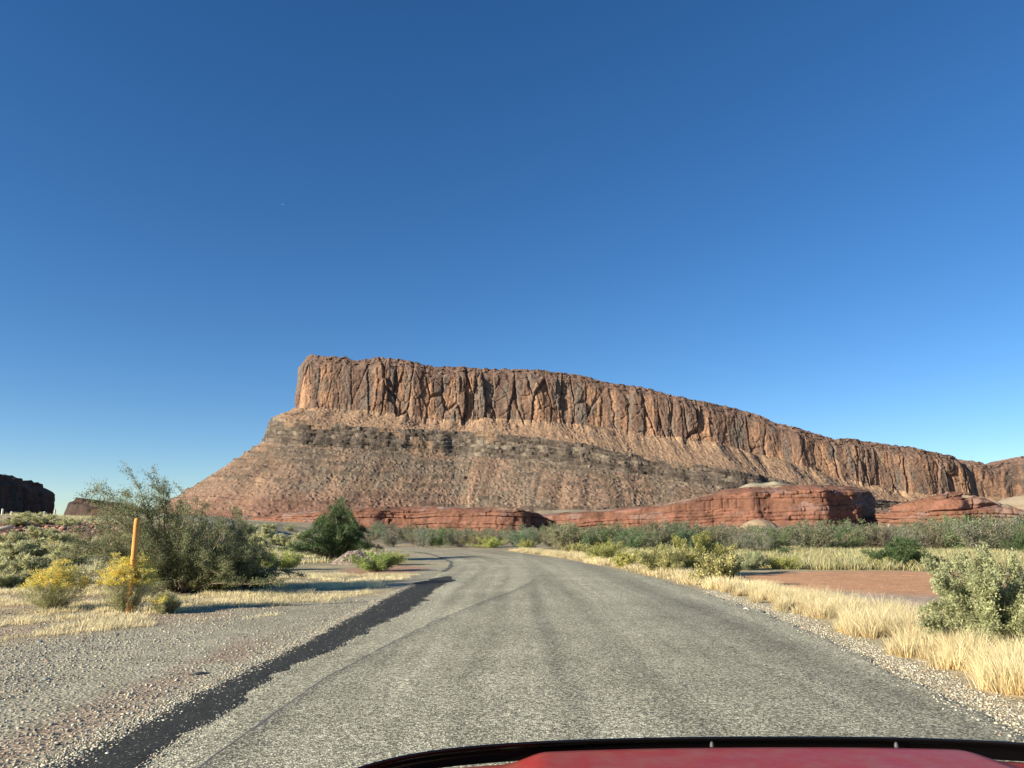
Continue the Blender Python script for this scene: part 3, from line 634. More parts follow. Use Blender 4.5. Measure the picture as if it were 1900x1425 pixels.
place('yellowgreen', "low_bush", 694, 1060, 80, 30, 9000, "low yellow-green bush spilling in front of the gravel pile", "bush", 10, cols=[(.30, .38, .12), (.38, .42, .15), (.22, .30, .09)], w=None)
place('yellowgreen', "low_bush", 728, 1048, 50, 22, 4000, "small olive bush at the right end of the gravel pile", "bush", 11)

# rabbitbrush with yellow flower heads
def rabbitbrush(u, v, wpx, hpx, label, seed, nst=150, flower=1.0, dy=0.0):
    rng = np.random.default_rng(seed); x, y, z = at(u, v); y += dy; W = wpx / F * y; Hh = hpx / F * y
    root = empty("rabbitbrush", (x, y, z)); tag(root, label, "bush", "flowering rabbitbrush beside the orange post")
    S0, S1, R0, R1, tips, T0, T1 = [], [], [], [], [], [], []
    for i in range(nst):
        az = rng.uniform(0, 6.283); tl = rng.uniform(.0, 1) ** .6; hor = W / 2 * tl; hh = Hh * (1 - .42 * tl ** 2) * rng.uniform(.55, 1.0) * (.78 + .44 * vn(math.cos(az) * 1.6 + 9, math.sin(az) * 1.6 + seed, 5))
        p = np.array((math.cos(az), math.sin(az), 0)) * rng.uniform(0, .07); e = np.array((math.cos(az) * hor, math.sin(az) * hor * .9, hh))
        c = p + (e - p) * .42 + np.array((math.cos(az), math.sin(az), 0)) * (.10 * tl) * W; prev = p
        for k in range(1, 6):
            t = k / 5; q = p * (1 - t) ** 2 + 2 * c * t * (1 - t) + e * t * t + rng.normal(size=3) * .012
            S0.append(prev); S1.append(q); R0.append(.0045 - .0006 * k); R1.append(.0040 - .0006 * k)
            if k > 1: T0.append(prev); T1.append(q)
            prev = q
        for j in range(4):
            q = prev + rng.normal(size=3) * .055; q[2] = prev[2] + rng.uniform(-.02, .07); s_ = prev - np.array((0, 0, .08))
            S0.append(s_); S1.append(q); R0.append(.0025); R1.append(.002); tips.append(q)
    V, Fq = tubes(np.array(S0), np.array(S1), np.array(R0), np.array(R1)); mk("stems", V, Fq, M_sage, parent=root)
    kd = dict(spr=.03, leaf=(.06, .008), cols=[(.40, .40, .21), (.48, .46, .26), (.30, .31, .16)], w=None)
    V, Fq, C = foliage(rng, np.array(T0), np.array(T1), kd, 9000); mk("foliage", V, Fq, M_leaf, C, parent=root)
    tips = np.array(tips); tips = tips[(rng.random(len(tips)) < flower * .75) & (tips[:, 2] > Hh * .52)]; m = 32
    c = np.repeat(tips, m, 0) + rng.normal(size=(len(tips) * m, 3)) * np.array((.034, .034, .02)); n = len(c)
    V, Fq = leaves(c, rng.normal(size=(n, 3)) + np.array((0, 0, .6)), rng.uniform(.014, .03, n), rng.uniform(.012, .022, n), rng)
    tipc = np.repeat(hsh(np.floor(tips[:, 0] * 9), np.floor(tips[:, 1] * 9), 2), m)
    C = mix(np.array((.74, .68, .16)), np.array((.88, .60, .06)), tipc ** 1.5) * rng.uniform(.75, 1.2, (n, 1)); C = mix(C, np.array((.5, .5, .26)), (rng.random(n) < .3) * 1.0)
    mk("flowers", V, Fq, M_leaf, np.repeat(C, 4, 0), parent=root); return root
M_sage = plain("sage_stem", (.42, .40, .25), ns=60)
rabbitbrush(97, 1133, 112, 82, "rabbitbrush with yellow flowers, left of the orange post at the frame edge", 21)
rabbitbrush(226, 1137, 100, 98, "rabbitbrush with golden flowers growing round the orange post", 22, 190, dy=.14)
rabbitbrush(308, 1138, 56, 36, "small sparse rabbitbrush right of the orange post, few flowers", 23, 60, .22)

# midground individuals
place('saltbush', "saltbush", 1872, 1222, 190, 165, 150000, "big pale grey-green saltbush at the right edge behind tall straw grass", "bush", 31, D=2.1, stems=60, lsc=.85, r0=.009)
place('sage', "sagebrush", 1288, 1068, 108, 70, 34000, "olive bush with yellowed leaves, tallest on the right verge beside the road", "bush", 32, cols=[(.42, .40, .13), (.34, .34, .12), (.25, .27, .10)], w=None)
place('gold', "low_bush", 1332, 1085, 74, 52, 12000, "yellow flowering bush in front of the tallest verge bush", "bush", 33)
place('sage', "sagebrush", 1388, 1057, 66, 30, 9000, "low silvery sagebrush at the left end of the bare red dirt", "bush", 34)
place('yellowgreen', "verge_bush", 1228, 1066, 84, 50, 12000, "pale straw-green bush on the right verge, left of the tallest bush", "bush", 35, cols=[(.42, .40, .19), (.34, .35, .16), (.5, .46, .2)], w=None)
place('gold', "verge_bush", 1166, 1054, 52, 26, 6000, "small bright yellow bush on the verge where the tree shadow ends", "bush", 36, cols=[(.58, .54, .20), (.45, .45, .17)], w=None)
place('yellowgreen', "verge_bush", 1120, 1042, 70, 34, 9000, "yellow-green bush on the verge, right of the road's far bend", "bush", 37)
place('gold', "verge_bush", 1065, 1030, 44, 22, 4000, "small yellowish bush between two verge bushes near the bend", "bush", 38)
place('yellowgreen', "verge_bush", 977, 1021, 32, 18, 3500, "little round yellow-green bush just right of the gap at the bend", "bush", 39)
place('yellowgreen', "verge_bush", 905, 1017, 66, 20, 7000, "wide yellow-green bush at the outer edge of the road's bend", "bush", 40, cols=[(.46, .50, .13), (.36, .42, .13)], w=None)
place('green', "green_bush", 1680, 1055, 118, 52, 26000, "dark green bush at the back edge of the bare red dirt", "bush", 41, env=lambda t: np.interp(t, [0, .2, .5, .8, 1], [.6, .95, 1, .75, .45]))
place('gold', "low_bush", 1643, 1055, 92, 18, 6000, "low straggly pale yellow bush in front of the dark green bush", "bush", 42)
place('green', "green_bush", 1905, 1032, 60, 38, 9000, "dark green bush cut by the right edge above the saltbush", "bush", 43)
place('sage', "sagebrush", 1575, 1052, 46, 14, 4000, "tiny silver-green sagebrush left of the straggly yellow bush", "bush", 44)
place('yellowgreen', "low_bush", 1452, 1056, 50, 20, 4000, "low yellow-green tuft bush between sagebrush and red dirt", "bush", 45)
place('green', "green_bush", 1455, 1036, 24, 16, 2500, "small dark green bush alone in the pale meadow grass", "bush", 46)
# left slope
place('yellowgreen', "low_bush", 515, 1058, 74, 34, 9000, "bright yellow-green clump right of the large tamarisk", "bush", 47, cols=[(.42, .46, .15), (.36, .40, .14)], w=None)
place('yellowgreen', "low_bush", 452, 1040, 60, 30, 5000, "pale yellow bush half hidden by the large tamarisk's right branches", "bush", 48)
place('sage', "sagebrush", 538, 985, 22, 14, 2500, "small pale sagebrush topping the slope left of the green bush", "bush", 49, cols=[(.42, .42, .22)], w=None)
spots = [(20, 1010, 60, 22), (70, 1000, 50, 20), (112, 1012, 50, 22), (16, 1040, 70, 30), (66, 1030, 60, 26), (120, 1036, 54, 24), (30, 1068, 80, 34), (92, 1056, 60, 28), (140, 1052, 40, 24), (8, 1090, 60, 26), (60, 1088, 50, 24), (-30, 1060, 70, 36),
         (50, 966, 46, 14), (85, 972, 40, 14), (30, 975, 44, 12), (128, 976, 40, 12), (490, 1003, 40, 20), (520, 1012, 36, 18), (470, 1016, 44, 20), (548, 1020, 34, 18), (500, 985, 26, 12), (462, 988, 30, 14), (560, 1002, 26, 14), (440, 1005, 30, 16)]
protos = []
for k in range(3):
    r = np.random.default_rng(300 + k); kd = dict(KINDS['sage']); kd['leaf'] = (.11, .035); kd['cols'] = [(.50, .50, .27), (.58, .55, .30), (.40, .42, .23)]; kd['w'] = None
    sk = skeleton(r, 22, 1, 1.2, 3, 2, up=.2, r0=.014); sk = fit(sk, 1.6, 1.5, .8)
    V, Fq = tubes(*sk[:4]); V2, F2, C2 = foliage(r, sk[4], sk[5], kd, 9000); protos.append(((V, Fq), (V2, F2, C2)))
pm = []
for i, (u, v, wp, hp) in enumerate(spots):
    x, y, z = at(u, v); k = i % 3; root = empty("sagebrush", (x, y, z), i * 1.3)
    tag(root, "pale grey-green sagebrush clump on the left slope behind the big tamarisk and flowers", "bush", "pale sagebrush scattered on the left slope")
    if i < 3:
        a = mk("branches", *protos[k][0], M_bark, parent=root); b = mk("foliage", protos[k][1][0], protos[k][1][1], M_leaf, protos[k][1][2], parent=root); pm.append((a, b))
    else:
        for o in pm[k]:
            c = o.copy(); scene.collection.objects.link(c); c.parent = root
    s_ = wp / F * y / 1.6; root.scale = (s_, s_, max(hp / F * y / .8, .25))

# tamarisk thicket (one uncountable mass): merged shrubs
def thicket():
    pr = []
    for k in range(7):
        r = np.random.default_rng(500 + k); kd = dict(KINDS['tamarisk'] if k < 4 else KINDS['deadgrey'] if k == 6 else KINDS['green'])
        kd['leaf'] = (.15, .045); kd['spr'] = .16
        if k < 4: kd['cols'] = [(.19, .215, .115), (.24, .26, .15), (.30, .29, .19), (.13, .155, .08), (.27, .225, .16)]; kd['w'] = [.26, .27, .19, .13, .15]
        if k in (4, 5): kd['cols'] = [(.12, .19, .08), (.16, .24, .105), (.20, .24, .125)]; kd['w'] = None
        sk = skeleton(r, 16, 1, .95, 3, 2, up=.3, r0=.022); sk = fit(sk, 3.4, 3.2, 2.6)
        pr.append((tubes(*sk[:4]), foliage(r, sk[4], sk[5], kd, 4200 if k != 6 else 1500, 1.1)))
    rng = np.random.default_rng(77); VB, FB, VL, FL, CL = [], [], [], [], []; nb = nl = 0
    pts = []
    for i in range(430):
        y = 64 + 95 * rng.random() ** 1.5; u = rng.uniform(690, 2060)
        edge = np.interp(u, [680, 860, 1000, 1200, 1400, 1900], [76, 72, 64, 56, 60, 54])
        y = edge + (y - 64)
        x = (u - CX) / F * y
        pts.append((x, y))
    for i in range(26):
        u = rng.uniform(880, 2000); y = rng.uniform(50, 60); pts.append(((u - CX) / F * y, y)) if u > 1300 else None
    for i, (x, y) in enumerate(pts):
        k = rng.integers(0, 7); u = CX + F * x / y
        hpx = np.interp(u, [690, 900, 1000, 1300, 1500, 1650, 1900], [1.55, 1.75, 1.9, 1.9, 1.95, 2.15, 2.2])
        s_ = rng.uniform(.6, 1.15) * hpx / 2.6; th = rng.uniform(0, 6.28); c, sn = math.cos(th), math.sin(th)
        Rm = np.array([[c, -sn, 0], [sn, c, 0], [0, 0, 1]]) * np.array((1, 1, 1)); sc = np.array((s_ * 1.2, s_ * 1.2, s_)); o = np.array((x, y, gz(x, y)))
        (bv, bf), (lv, lf, lc) = pr[k]
        VB.append((bv * sc) @ Rm.T + o); FB.append(bf + nb); nb += len(bv); VL.append((lv * sc) @ Rm.T + o); FL.append(lf + nl); nl += len(lv); CL.append(lc * rng.uniform(.85, 1.2) * np.array((rng.uniform(.9, 1.2), 1, rng.uniform(.9, 1.25))))
    root = empty("tamarisk_thicket", (20, 90, 0)); tag(root, "continuous grey-green tamarisk thicket stretching beyond the road bend below the red cliffs", "thicket", kind="stuff")
    o = mk("foliage", np.concatenate(VL) - np.array((20, 90, 0)), np.concatenate(FL), M_leaf, np.concatenate(CL), parent=root); tag(o, kind="stuff")
    o = mk("branches", np.concatenate(VB) - np.array((20, 90, 0)), np.concatenate(FB), M_greyb, parent=root); tag(o, kind="stuff")
M_greyb = plain("grey_branch", (.27, .225, .18), ns=20)
thicket()

# ------------------------------------------------------------------ grass
def blades(cx, cy, per, hgt, wd, spread, lean, cols, seed, name, label):
    rng = np.random.default_rng(seed); n = len(cx); hgt = np.broadcast_to(hgt, n); N_ = n * per
    bx = np.repeat(cx, per) + rng.normal(size=N_) * spread; by = np.repeat(cy, per) + rng.normal(size=N_) * spread
    Hb = np.repeat(hgt, per) * rng.uniform(.45, 1.1, N_); az = rng.uniform(0, 6.283, N_)
    out = np.stack([bx - np.repeat(cx, per), by - np.repeat(cy, per)], 1) / (spread + 1e-6) * .30
    dx = out[:, 0] + np.cos(az) * lean * rng.random(N_); dy = out[:, 1] + np.sin(az) * lean * rng.random(N_)
    bz = ground_z(bx, by) - .01; th = rng.uniform(0, 3.14, N_); wx = np.cos(th) * wd / 2; wy = np.sin(th) * wd / 2
    B = np.stack([bx, by, bz], 1); M = B + np.stack([dx * Hb * .35, dy * Hb * .35, Hb * .55], 1); Tt = B + np.stack([dx * Hb, dy * Hb, Hb * (1 - .12 * (dx ** 2 + dy ** 2))], 1)
    Wv = np.stack([wx, wy, 0 * wx], 1)
    V = np.stack([B - Wv, B + Wv, M + Wv * .8, M - Wv * .8, Tt], 1).reshape(-1, 3); b = (np.arange(N_) * 5)[:, None]
    q = b + np.array([[0, 1, 2, 3]]); t = b + np.array([[3, 2, 4]])
    cc = np.array(cols)[rng.integers(0, len(cols), N_)] * rng.uniform(.8, 1.18, (N_, 1)) * np.repeat(rng.uniform(.82, 1.12, n) * (.72 + .56 * fbm(cx / 2.5, cy / 2.0, seed + 1, 3)), per)[:, None]
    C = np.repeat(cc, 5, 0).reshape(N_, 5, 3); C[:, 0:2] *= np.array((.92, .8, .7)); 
    o = mk(name, V, [q, t], M_grass, C.reshape(-1, 3)); tag(o, label, "grass", kind="stuff"); return o
STRAW = [(.74, .64, .38), (.66, .55, .31), (.80, .71, .46), (.56, .45, .26), (.50, .47, .28)]
rng = np.random.default_rng(91)
# tall blond grass along the right edge
cx, cy, hh = [], [], []
while len(cx) < 2100:
    y = 7.0 + 55 * rng.random() ** 1.7; off = .45 + rng.random() ** 1.2 * np.interp(y, [7, 12, 20, 40, 60], [2.9, 2.4, 2.0, 2.0, 2.2]); x = rx_at(y) + off
    if fbm(x / .42, y / .42, 92, 2) + .12 * min(off - .4, 1) < np.interp(off, [.4, .9, 1.6, 3], [.66, .57, .50, .46]): continue
    cx.append(x); cy.append(y); hh.append(np.interp(off, [.4, .9, 2.5], [.22, .38, .42]) * rng.uniform(.5, 1.2) * np.interp(y, [6, 12, 60], [1.05, 1, .8]))
cx, cy, hh = map(np.array, (cx, cy, hh)); nr_ = cy < 22
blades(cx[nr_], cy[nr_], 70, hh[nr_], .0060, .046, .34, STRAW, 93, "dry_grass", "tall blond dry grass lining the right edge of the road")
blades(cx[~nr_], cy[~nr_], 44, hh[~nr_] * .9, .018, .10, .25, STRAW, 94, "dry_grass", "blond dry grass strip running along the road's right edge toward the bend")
# low straw on the left
cx, cy = [], []
while len(cx) < 4800:
    y = rng.uniform(10.2, 30); x = rng.uniform(-14, -3.4)
    lim = np.interp(y, [10, 11.5, 13, 15, 18, 22, 30], [-8.6, -7.4, -6.4, -4.6, -3.7, -3.45, -3.3]) - .6 * fbm(x / 1.2, y / 1.2, 93, 2)
    if x > lim or fbm(x / .9, y / 1.1, 95, 3) < .47: continue
    cx.append(x); cy.append(y)
cx, cy = np.array(cx), np.array(cy)
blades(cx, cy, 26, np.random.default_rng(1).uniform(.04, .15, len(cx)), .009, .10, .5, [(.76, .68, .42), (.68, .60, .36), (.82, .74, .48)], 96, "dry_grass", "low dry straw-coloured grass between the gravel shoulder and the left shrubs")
# slope grass left back
cx = rng.uniform(-48, -9, 3800); cy = rng.uniform(28, 92, 3800); k_ = (fbm(cx / 3, cy / 3, 97, 3) > .46) & (cx < lx_at(cy) - 1.5) & ~((np.abs(cx + 34) < 8) & (np.abs(cy - 58) < 9))
blades(cx[k_], cy[k_], 34, rng.uniform(.15, .42, k_.sum()), .04, .28, .5, [(.60, .54, .31), (.50, .48, .27), (.68, .60, .36), (.44, .45, .25)], 98, "dry_grass", "pale dry grass covering the rising slope on the left")
# meadow grass right
cx = rng.uniform(7, 56, 9500); cy = rng.uniform(35, 62, 9500); k_ = (fbm(cx / 5, cy / 3, 99, 3) > .40) & (cx < cy * .78) & (cx > rx_at(cy) + 2.4)
blades(cx[k_], cy[k_], 30, rng.uniform(.22, .55, k_.sum()), .035, .26, .4, [(.47, .42, .22), (.38, .38, .18), (.54, .47, .27), (.27, .31, .14), (.37, .33, .19)], 100, "meadow_grass", "olive and straw meadow grass between the bare red dirt and the thicket")
# grey weeds between verge grass and red dirt
cx = rng.uniform(6.5, 18, 1500); cy = rng.uniform(10.5, 19, 1500); k_ = (cx > rx_at(cy) + 2.1) & (fbm(cx / 1.4, cy / 1.4, 101, 2) > .45) & (cx < cy * .8)
blades(cx[k_], cy[k_], 26, rng.uniform(.08, .26, k_.sum()), .009, .10, .9, [(.54, .46, .34), (.46, .40, .30), (.42, .42, .28), (.50, .40, .30)], 102, "dry_weeds", "sparse grey dried weeds between the blond grass and bare red dirt")

# ------------------------------------------------------------------ pebbles and stones
def ico():
    import bmesh
    bm = bmesh.new(); bmesh.ops.create_icosphere(bm, subdivisions=1, radius=1); V = np.array([v.co[:] for v in bm.verts]); Fq = np.array([[v.index for v in f.verts] for f in bm.faces]); bm.free(); return V, Fq
IV, IF = ico()
def pebbles(name, label, x, y, size, seed, cols, zf=ground_z, sink=.25):
    rng = np.random.default_rng(seed); n = len(x)
    R = rng.uniform(.7, 1.3, (n, 1, 3)) * np.array((1, .8, .55)); J = rng.uniform(.8, 1.2, (n, len(IV), 1)); V = IV[None] * R * J * size[:, None, None]
    th = rng.uniform(0, 6.28, n); c, s_ = np.cos(th)[:, None], np.sin(th)[:, None]
    X = V[..., 0] * c - V[..., 1] * s_ + x[:, None]; Y = V[..., 0] * s_ + V[..., 1] * c + y[:, None]; Z = V[..., 2] + (zf(x, y) + size * (.5 - sink))[:, None]
    Fq = (IF[None] + (np.arange(n) * len(IV))[:, None, None]).reshape(-1, 3)
    cc = pal(rng, n, cols); o = mk(name, np.stack([X, Y, Z], -1).reshape(-1, 3), Fq, M_stone, np.repeat(cc, len(IV), 0)); tag(o, label, "gravel", kind="stuff"); return o
def stone_mat():
    m, t, b = newmat("stone"); t.links.new(mul(t, attr(t), ramp(t, noise(t, 60, 4, .6, pos(t)), [(.3, .8), (.7, 1.15)])), b.inputs['Base Color']); return m
M_stone = stone_mat()
GC = [(.36, .35, .27), (.28, .28, .24), (.45, .42, .32), (.20, .19, .16), (.50, .45, .33), (.36, .27, .19), (.42, .41, .34)]
rng = np.random.default_rng(111)
n = 42000; y = 5.2 + 14 * rng.random(n) ** 1.5; dl = rng.random(n) ** .9 * 7.5 - .05; x = lx_at(y) - dl
kp = (np.abs(dl - 1.3) > .45) | (rng.random(n) < .35); x, y = x[kp], y[kp]
pebbles("gravel", "loose grey-green pebbles scattered over the left shoulder", x, y, .006 + .016 * rng.random(len(x)) ** 3.5 , 112, GC)
n = 9000; y = 5.5 + 16 * rng.random(n) ** 1.4; x = rx_at(y) + rng.normal(size=n) * .22 + .28
pebbles("gravel", "loose pale gravel crumbling along the road's right edge", x, y, .006 + .013 * rng.random(n) ** 3, 113, GC + [(.45, .42, .34)], zf=lambda a, b: np.maximum(ground_z(a, b), road_z(a, b) * (a < rx_at(b)) - 9 * (a >= rx_at(b))))
n = 7000; y = 5.5 + 18 * rng.random(n) ** 1.4; x = lx_at(y) - rng.normal(size=n) * .09 - .02
pebbles("gravel", "crumbs of gravel along the left edge of the dark asphalt patch", x, y, .006 + .012 * rng.random(n) ** 2.5, 114, GC, zf=lambda a, b: road_z(a, b))
n = 2600; y = 5.5 + 19 * rng.random(n) ** 1.4; x = np.interp(y, [5, 8, 9, 10.4, 13.4, 15.6, 24], [-2.49, -2.56, -2.58, -2.38, -2.25, -2.0, -1.95]) + rng.normal(size=n) * .07
pebbles("gravel", "light chips broken along the inner edge of the dark asphalt patch", x, y, .005 + .007 * rng.random(n) ** 2, 115, GC, zf=lambda a, b: road_z(a, b))
n = 260; y = 5.5 + 16 * rng.random(n) ** 1.2; x = rng.uniform(-3.1, -2.3, n)
pebbles("gravel", "stray pale grit lying on top of the dark asphalt patch", x, y, .004 + .006 * rng.random(n) ** 2, 116, GC + [(.6, .58, .48)], zf=lambda a, b: road_z(a, b) + .006)
def stone(u, v, wpx, label, col, seed, flat=.6):
    import bmesh
    x, y, z = at(u, v); r = wpx / F * y / 2; bm = bmesh.new(); bmesh.ops.create_icosphere(bm, subdivisions=3, radius=1)
    V = np.array([q.co[:] for q in bm.verts]); Fq = np.array([[q.index for q in f.verts] for f in bm.faces]); bm.free()
    V = V * (1 + .35 * (fbm(V[:, 0] * 1.3 + seed, V[:, 1] * 1.3 + V[:, 2], seed, 3) - .5))[:, None] * np.array((1, .85, flat)) * r; V[:, 2] += r * flat * .55
    o = mk("stone", V, Fq, M_stone, np.tile(col, (len(V), 1)), True); o.location = (x, y, z); tag(o, label, "stone", "loose stones beside the road"); return o
for a in [(85, 1262, 15, "rounded grey stone casting a dark shadow on the left gravel shoulder", (.27, .28, .25)),
          (87, 1228, 11, "small orange-tinted stone above the rounded grey stone", (.5, .3, .2)), (73, 1192, 12, "dull grey stone near the dry grass at far left", (.27, .29, .27)),
          (230, 1318, 8, "small white stone by the tyre track in the left shoulder", (.6, .55, .45)), (146, 1183, 8, "pale cream stone at the lower edge of the left straw grass", (.6, .56, .4)),
          (40, 1360, 9, "cream stone low at the left edge of the gravel", (.55, .52, .42)), (14, 1418, 13, "dark grey stone in the bottom left corner", (.13, .16, .16)),
          (92, 1308, 9, "little pale stone in the middle of the left gravel", (.55, .52, .42)), (246, 1309, 7, "tiny buff stone just right of the small white stone", (.5, .45, .36)),
          (293, 1155, 9, "dark brown stone on the straw beyond the gravel", (.09, .07, .06)), (592, 1184, 8, "dark stone at the edge of the asphalt patch", (.08, .06, .05)),
          (1384, 1133, 15, "white stone at the foot of the blond grass beside the road", (.72, .68, .58)), (1865, 1343, 12, "whitish stone on the right road edge near the hood", (.62, .58, .46)),
          (483, 1214, 9, "reddish-black stone lying near the asphalt patch edge", (.12, .07, .05))]:
    stone(*a, seed=int(a[0]))
rg = np.random.default_rng(8); n = 900; x = -34 + rg.normal(size=n) * 5; y = 58 + rg.normal(size=n) * 5.5
pebbles("rubble", "dark reddish rubble on the rise at far left below the white guard posts", x, y, .06 + .22 * rg.random(n) ** 2.5, 118, [(.24, .12, .085), (.30, .17, .12), (.17, .09, .07), (.26, .2, .15)])
# flat rubber scrap
x, y, z = at(370, 1252)
nU, nV = 14, 5; A, B = np.meshgrid(np.linspace(-1, 1, nU), np.linspace(-1, 1, nV)); V = np.stack([A * .13, B * .035 + .02 * np.sin(A * 2), .016 + .012 * np.cos(A * 3) + .006 * B], -1).reshape(-1, 3)
V = np.concatenate([V, V - np.array((0, 0, .012))]); g1_ = grid_faces(nV, nU); n0 = nU * nV
rim_ = [i for i in range(nU)] + [r * nU + nU - 1 for r in range(1, nV)] + [(nV - 1) * nU + c for c in range(nU - 2, -1, -1)] + [r * nU for r in range(nV - 2, 0, -1)]
side = np.array([[rim_[i], rim_[(i + 1) % len(rim_)], rim_[(i + 1) % len(rim_)] + n0, rim_[i] + n0] for i in range(len(rim_))])
o = mk("rubber_scrap", V, np.concatenate([g1_, g1_[:, ::-1] + n0, side]), plain("rubber", (.05, .05, .05), .7)); o.location = (x, y, z + .01); o.rotation_euler = (0, 0, .25)
tag(o, "curled dark strip of rubber lying on the left gravel shoulder", "debris")

# gravel pile
x, y, z = at(655, 1047); n = 60; A, B = np.meshgrid(np.linspace(-1, 1, n), np.linspace(-1, 1, n)); r_ = np.hypot(A, B)
zz = np.clip(1 - r_, 0, 1) ** .85 * .72 * (1 + .5 * (fbm(A * 3, B * 3, 5, 3) - .5)) + (fbm(A * 14, B * 14, 6, 3) - .5) * .10 * (r_ < 1) - .04
root = empty("gravel_pile", (x, y + .8, z)); tag(root, "low cone-shaped pile of grey-pink gravel in front of the green bush", "gravel pile")
mk("heap", np.stack([A * 1.25, B * 1.1, zz], -1).reshape(-1, 3), grid_faces(n, n), M_ground, np.tile((.30, .235, .19), (n * n, 1)), True, parent=root)
rg = np.random.default_rng(4); m_ = 2500; a_ = rg.uniform(-.9, .9, (m_, 2)); a_ = a_[np.hypot(*a_.T) < .95]
hz2 = np.clip(1 - np.hypot(*a_.T), 0, 1) ** .85 * .72 * (1 + .5 * (fbm(a_[:, 0] * 3, a_[:, 1] * 3, 5, 3) - .5)) - .02
hm = {}; 
o = pebbles("loose_stones", None, a_[:, 0] * 1.25, a_[:, 1] * 1.1, .018 + .03 * rg.random(len(a_)) ** 2, 7, [(.36, .28, .23), (.28, .24, .21), (.42, .36, .30), (.2, .16, .14)], zf=lambda p, q: hz2)
del o["category"]; o.parent = root

# ------------------------------------------------------------------ posts
def lathe(prof, k=24):
    prof = np.array(prof); th = np.arange(k) * 2 * math.pi / k
    V = np.stack([prof[:, 0][:, None] * np.cos(th), prof[:, 0][:, None] * np.sin(th), prof[:, 1][:, None] + 0 * th], -1).reshape(-1, 3); R = len(prof)
    Fq = np.array([[r * k + c, r * k + (c + 1) % k, (r + 1) * k + (c + 1) % k, (r + 1) * k + c] for r in range(R - 1) for c in range(k)]); return V, Fq
def post_mat():
    m, t, b = newmat("weathered_orange_post"); p = pos(t)
    mp = N(t, "ShaderNodeMapping"); mp.inputs['Scale'].default_value = (30, 30, 3); t.links.new(p, mp.inputs[0])
    c = mixc(t, (.62, .31, .075), (.50, .22, .06), ramp(t, noise(t, 1, 5, .6, mp.outputs[0]), [(.4, 0.), (.65, 1.)]))
    c = mixc(t, c, (.70, .45, .20), ramp(t, noise(t, 9, 4, .7, p), [(.6, 0.), (.72, 1.)])); t.links.new(c, b.inputs['Base Color']); b.inputs['Roughness'].default_value = .6; return m
x, y, z = at(239, 1136)
root = empty("marker_post", (x, y, z)); tag(root, "weathered orange round-topped marker post standing in the flowering rabbitbrush", "post")
hp = (1136 - 968) / F * y * 1.0
V, Fq = lathe([(.056, -.3), (.055, 0), (.053, hp * .5), (.054, hp - .10), (.052, hp - .06), (.045, hp - .025), (.03, hp - .006), (.0, hp)], 28)
mk("shaft", V, Fq, post_mat(), smooth=True, parent=root)
V, Fq = lathe([(.0, .010), (.009, .009), (.012, 0)], 10)
for hz3, a3 in ((hp * .55, -1.5), (hp - .16, -1.1)):
    o = mk("bolt", V, Fq, plain("rusty_bolt", (.06, .035, .02), .6), smooth=True, parent=root)
    o.location = (.053 * math.cos(a3), .053 * math.sin(a3), hz3); o.rotation_euler = Vector((math.cos(a3), math.sin(a3), 0)).to_track_quat('Z', 'Y').to_euler()
M_white = plain("white_painted_wood", (.62, .58, .50), .8, ns=20)
for i, (u, v0, v1) in enumerate([(3.5, 959, 944), (21, 957, 949), (82, 959, 949), (100.5, 962, 945)]):
    yy = 78 + i; xx = Xu(u, v0, yy); zb = gz(xx, yy); zt = Zv(v1, yy); w_ = .10
    V, Fq = lathe([(w_, zb - .4 - zb), (w_, zt - zb - .05), (w_ * .8, zt - zb), (0, zt - zb + .01)], 8)
    o = mk("guard_post", V, Fq, M_white); o.location = (xx, yy, zb)
    tag(o, ["short white guard post at the far left frame edge on the slope crest", "lowest white guard post, second from the left on the slope crest", "short white guard post left of the tallest one on the crest", "tallest white guard post on the slope crest left of the big tamarisk"][i], "post", "white guard posts on the slope crest")
# pale concrete pipe piece
x, y, z = at(-6, 990); V, Fq = lathe([(.0, -1.1), (.13, -1.1), (.16, -1.08), (.16, 1.0), (.13, 1.02), (.0, 1.0)], 18)
o = mk("concrete_pipe", V, Fq, plain("old_concrete", (.5, .42, .33), .9, ns=12)); o.location = (x, y, z + .28); o.rotation_euler = (0, math.radians(78), math.radians(12)); tag(o, "pale concrete pipe lying on the left slope at the frame edge", "pipe")

# power pylon on the rim, airplane
yy = 1175; xx = Xu(1803, 850, yy); zb = Zv(858, yy) - 2; hh_ = (Zv(846.5, yy) - zb)
segs = []; wv = 2.6
for s1 in (-1, 1): segs.append(((s1 * wv, 0, 0), (s1 * wv * .9, 0, hh_)))
for f in (.45, .78, .98): segs.append(((-wv * 1.25, 0, hh_ * f), (wv * 1.25, 0, hh_ * f)))
segs += [((-wv, 0, hh_ * .45), (wv, 0, hh_ * .78)), ((wv, 0, hh_ * .45), (-wv, 0, hh_ * .78))]
s_ = np.array(segs, float); V, Fq = tubes(s_[:, 0], s_[:, 1], np.full(len(s_), .09), np.full(len(s_), .09), 5)
o = mk("power_pylon", V, Fq, plain("galvanised_steel", (.35, .36, .36), .6)); o.location = (xx, yy, zb); tag(o, "tiny steel lattice frame on the distant right skyline of the mesa", "pylon")
Ya = 11000; xa = Xu(524.5, 379.3, Ya); za = Zv(379.3, Ya)
root = empty("airplane", (xa, Ya, za), math.radians(20)); tag(root, "tiny white airplane high in the blue sky above the mesa's left end", "airplane")
M_pl = plain("white_aircraft_paint", (.8, .8, .8), .4)
V, Fq = lathe([(0, -18), (1.2, -16.5), (1.9, -13), (1.9, 8), (1.2, 14), (.3, 18), (0, 18.2)], 14); V = V[:, [2, 1, 0]]; mk("fuselage", V, Fq, M_pl, smooth=True, parent=root)
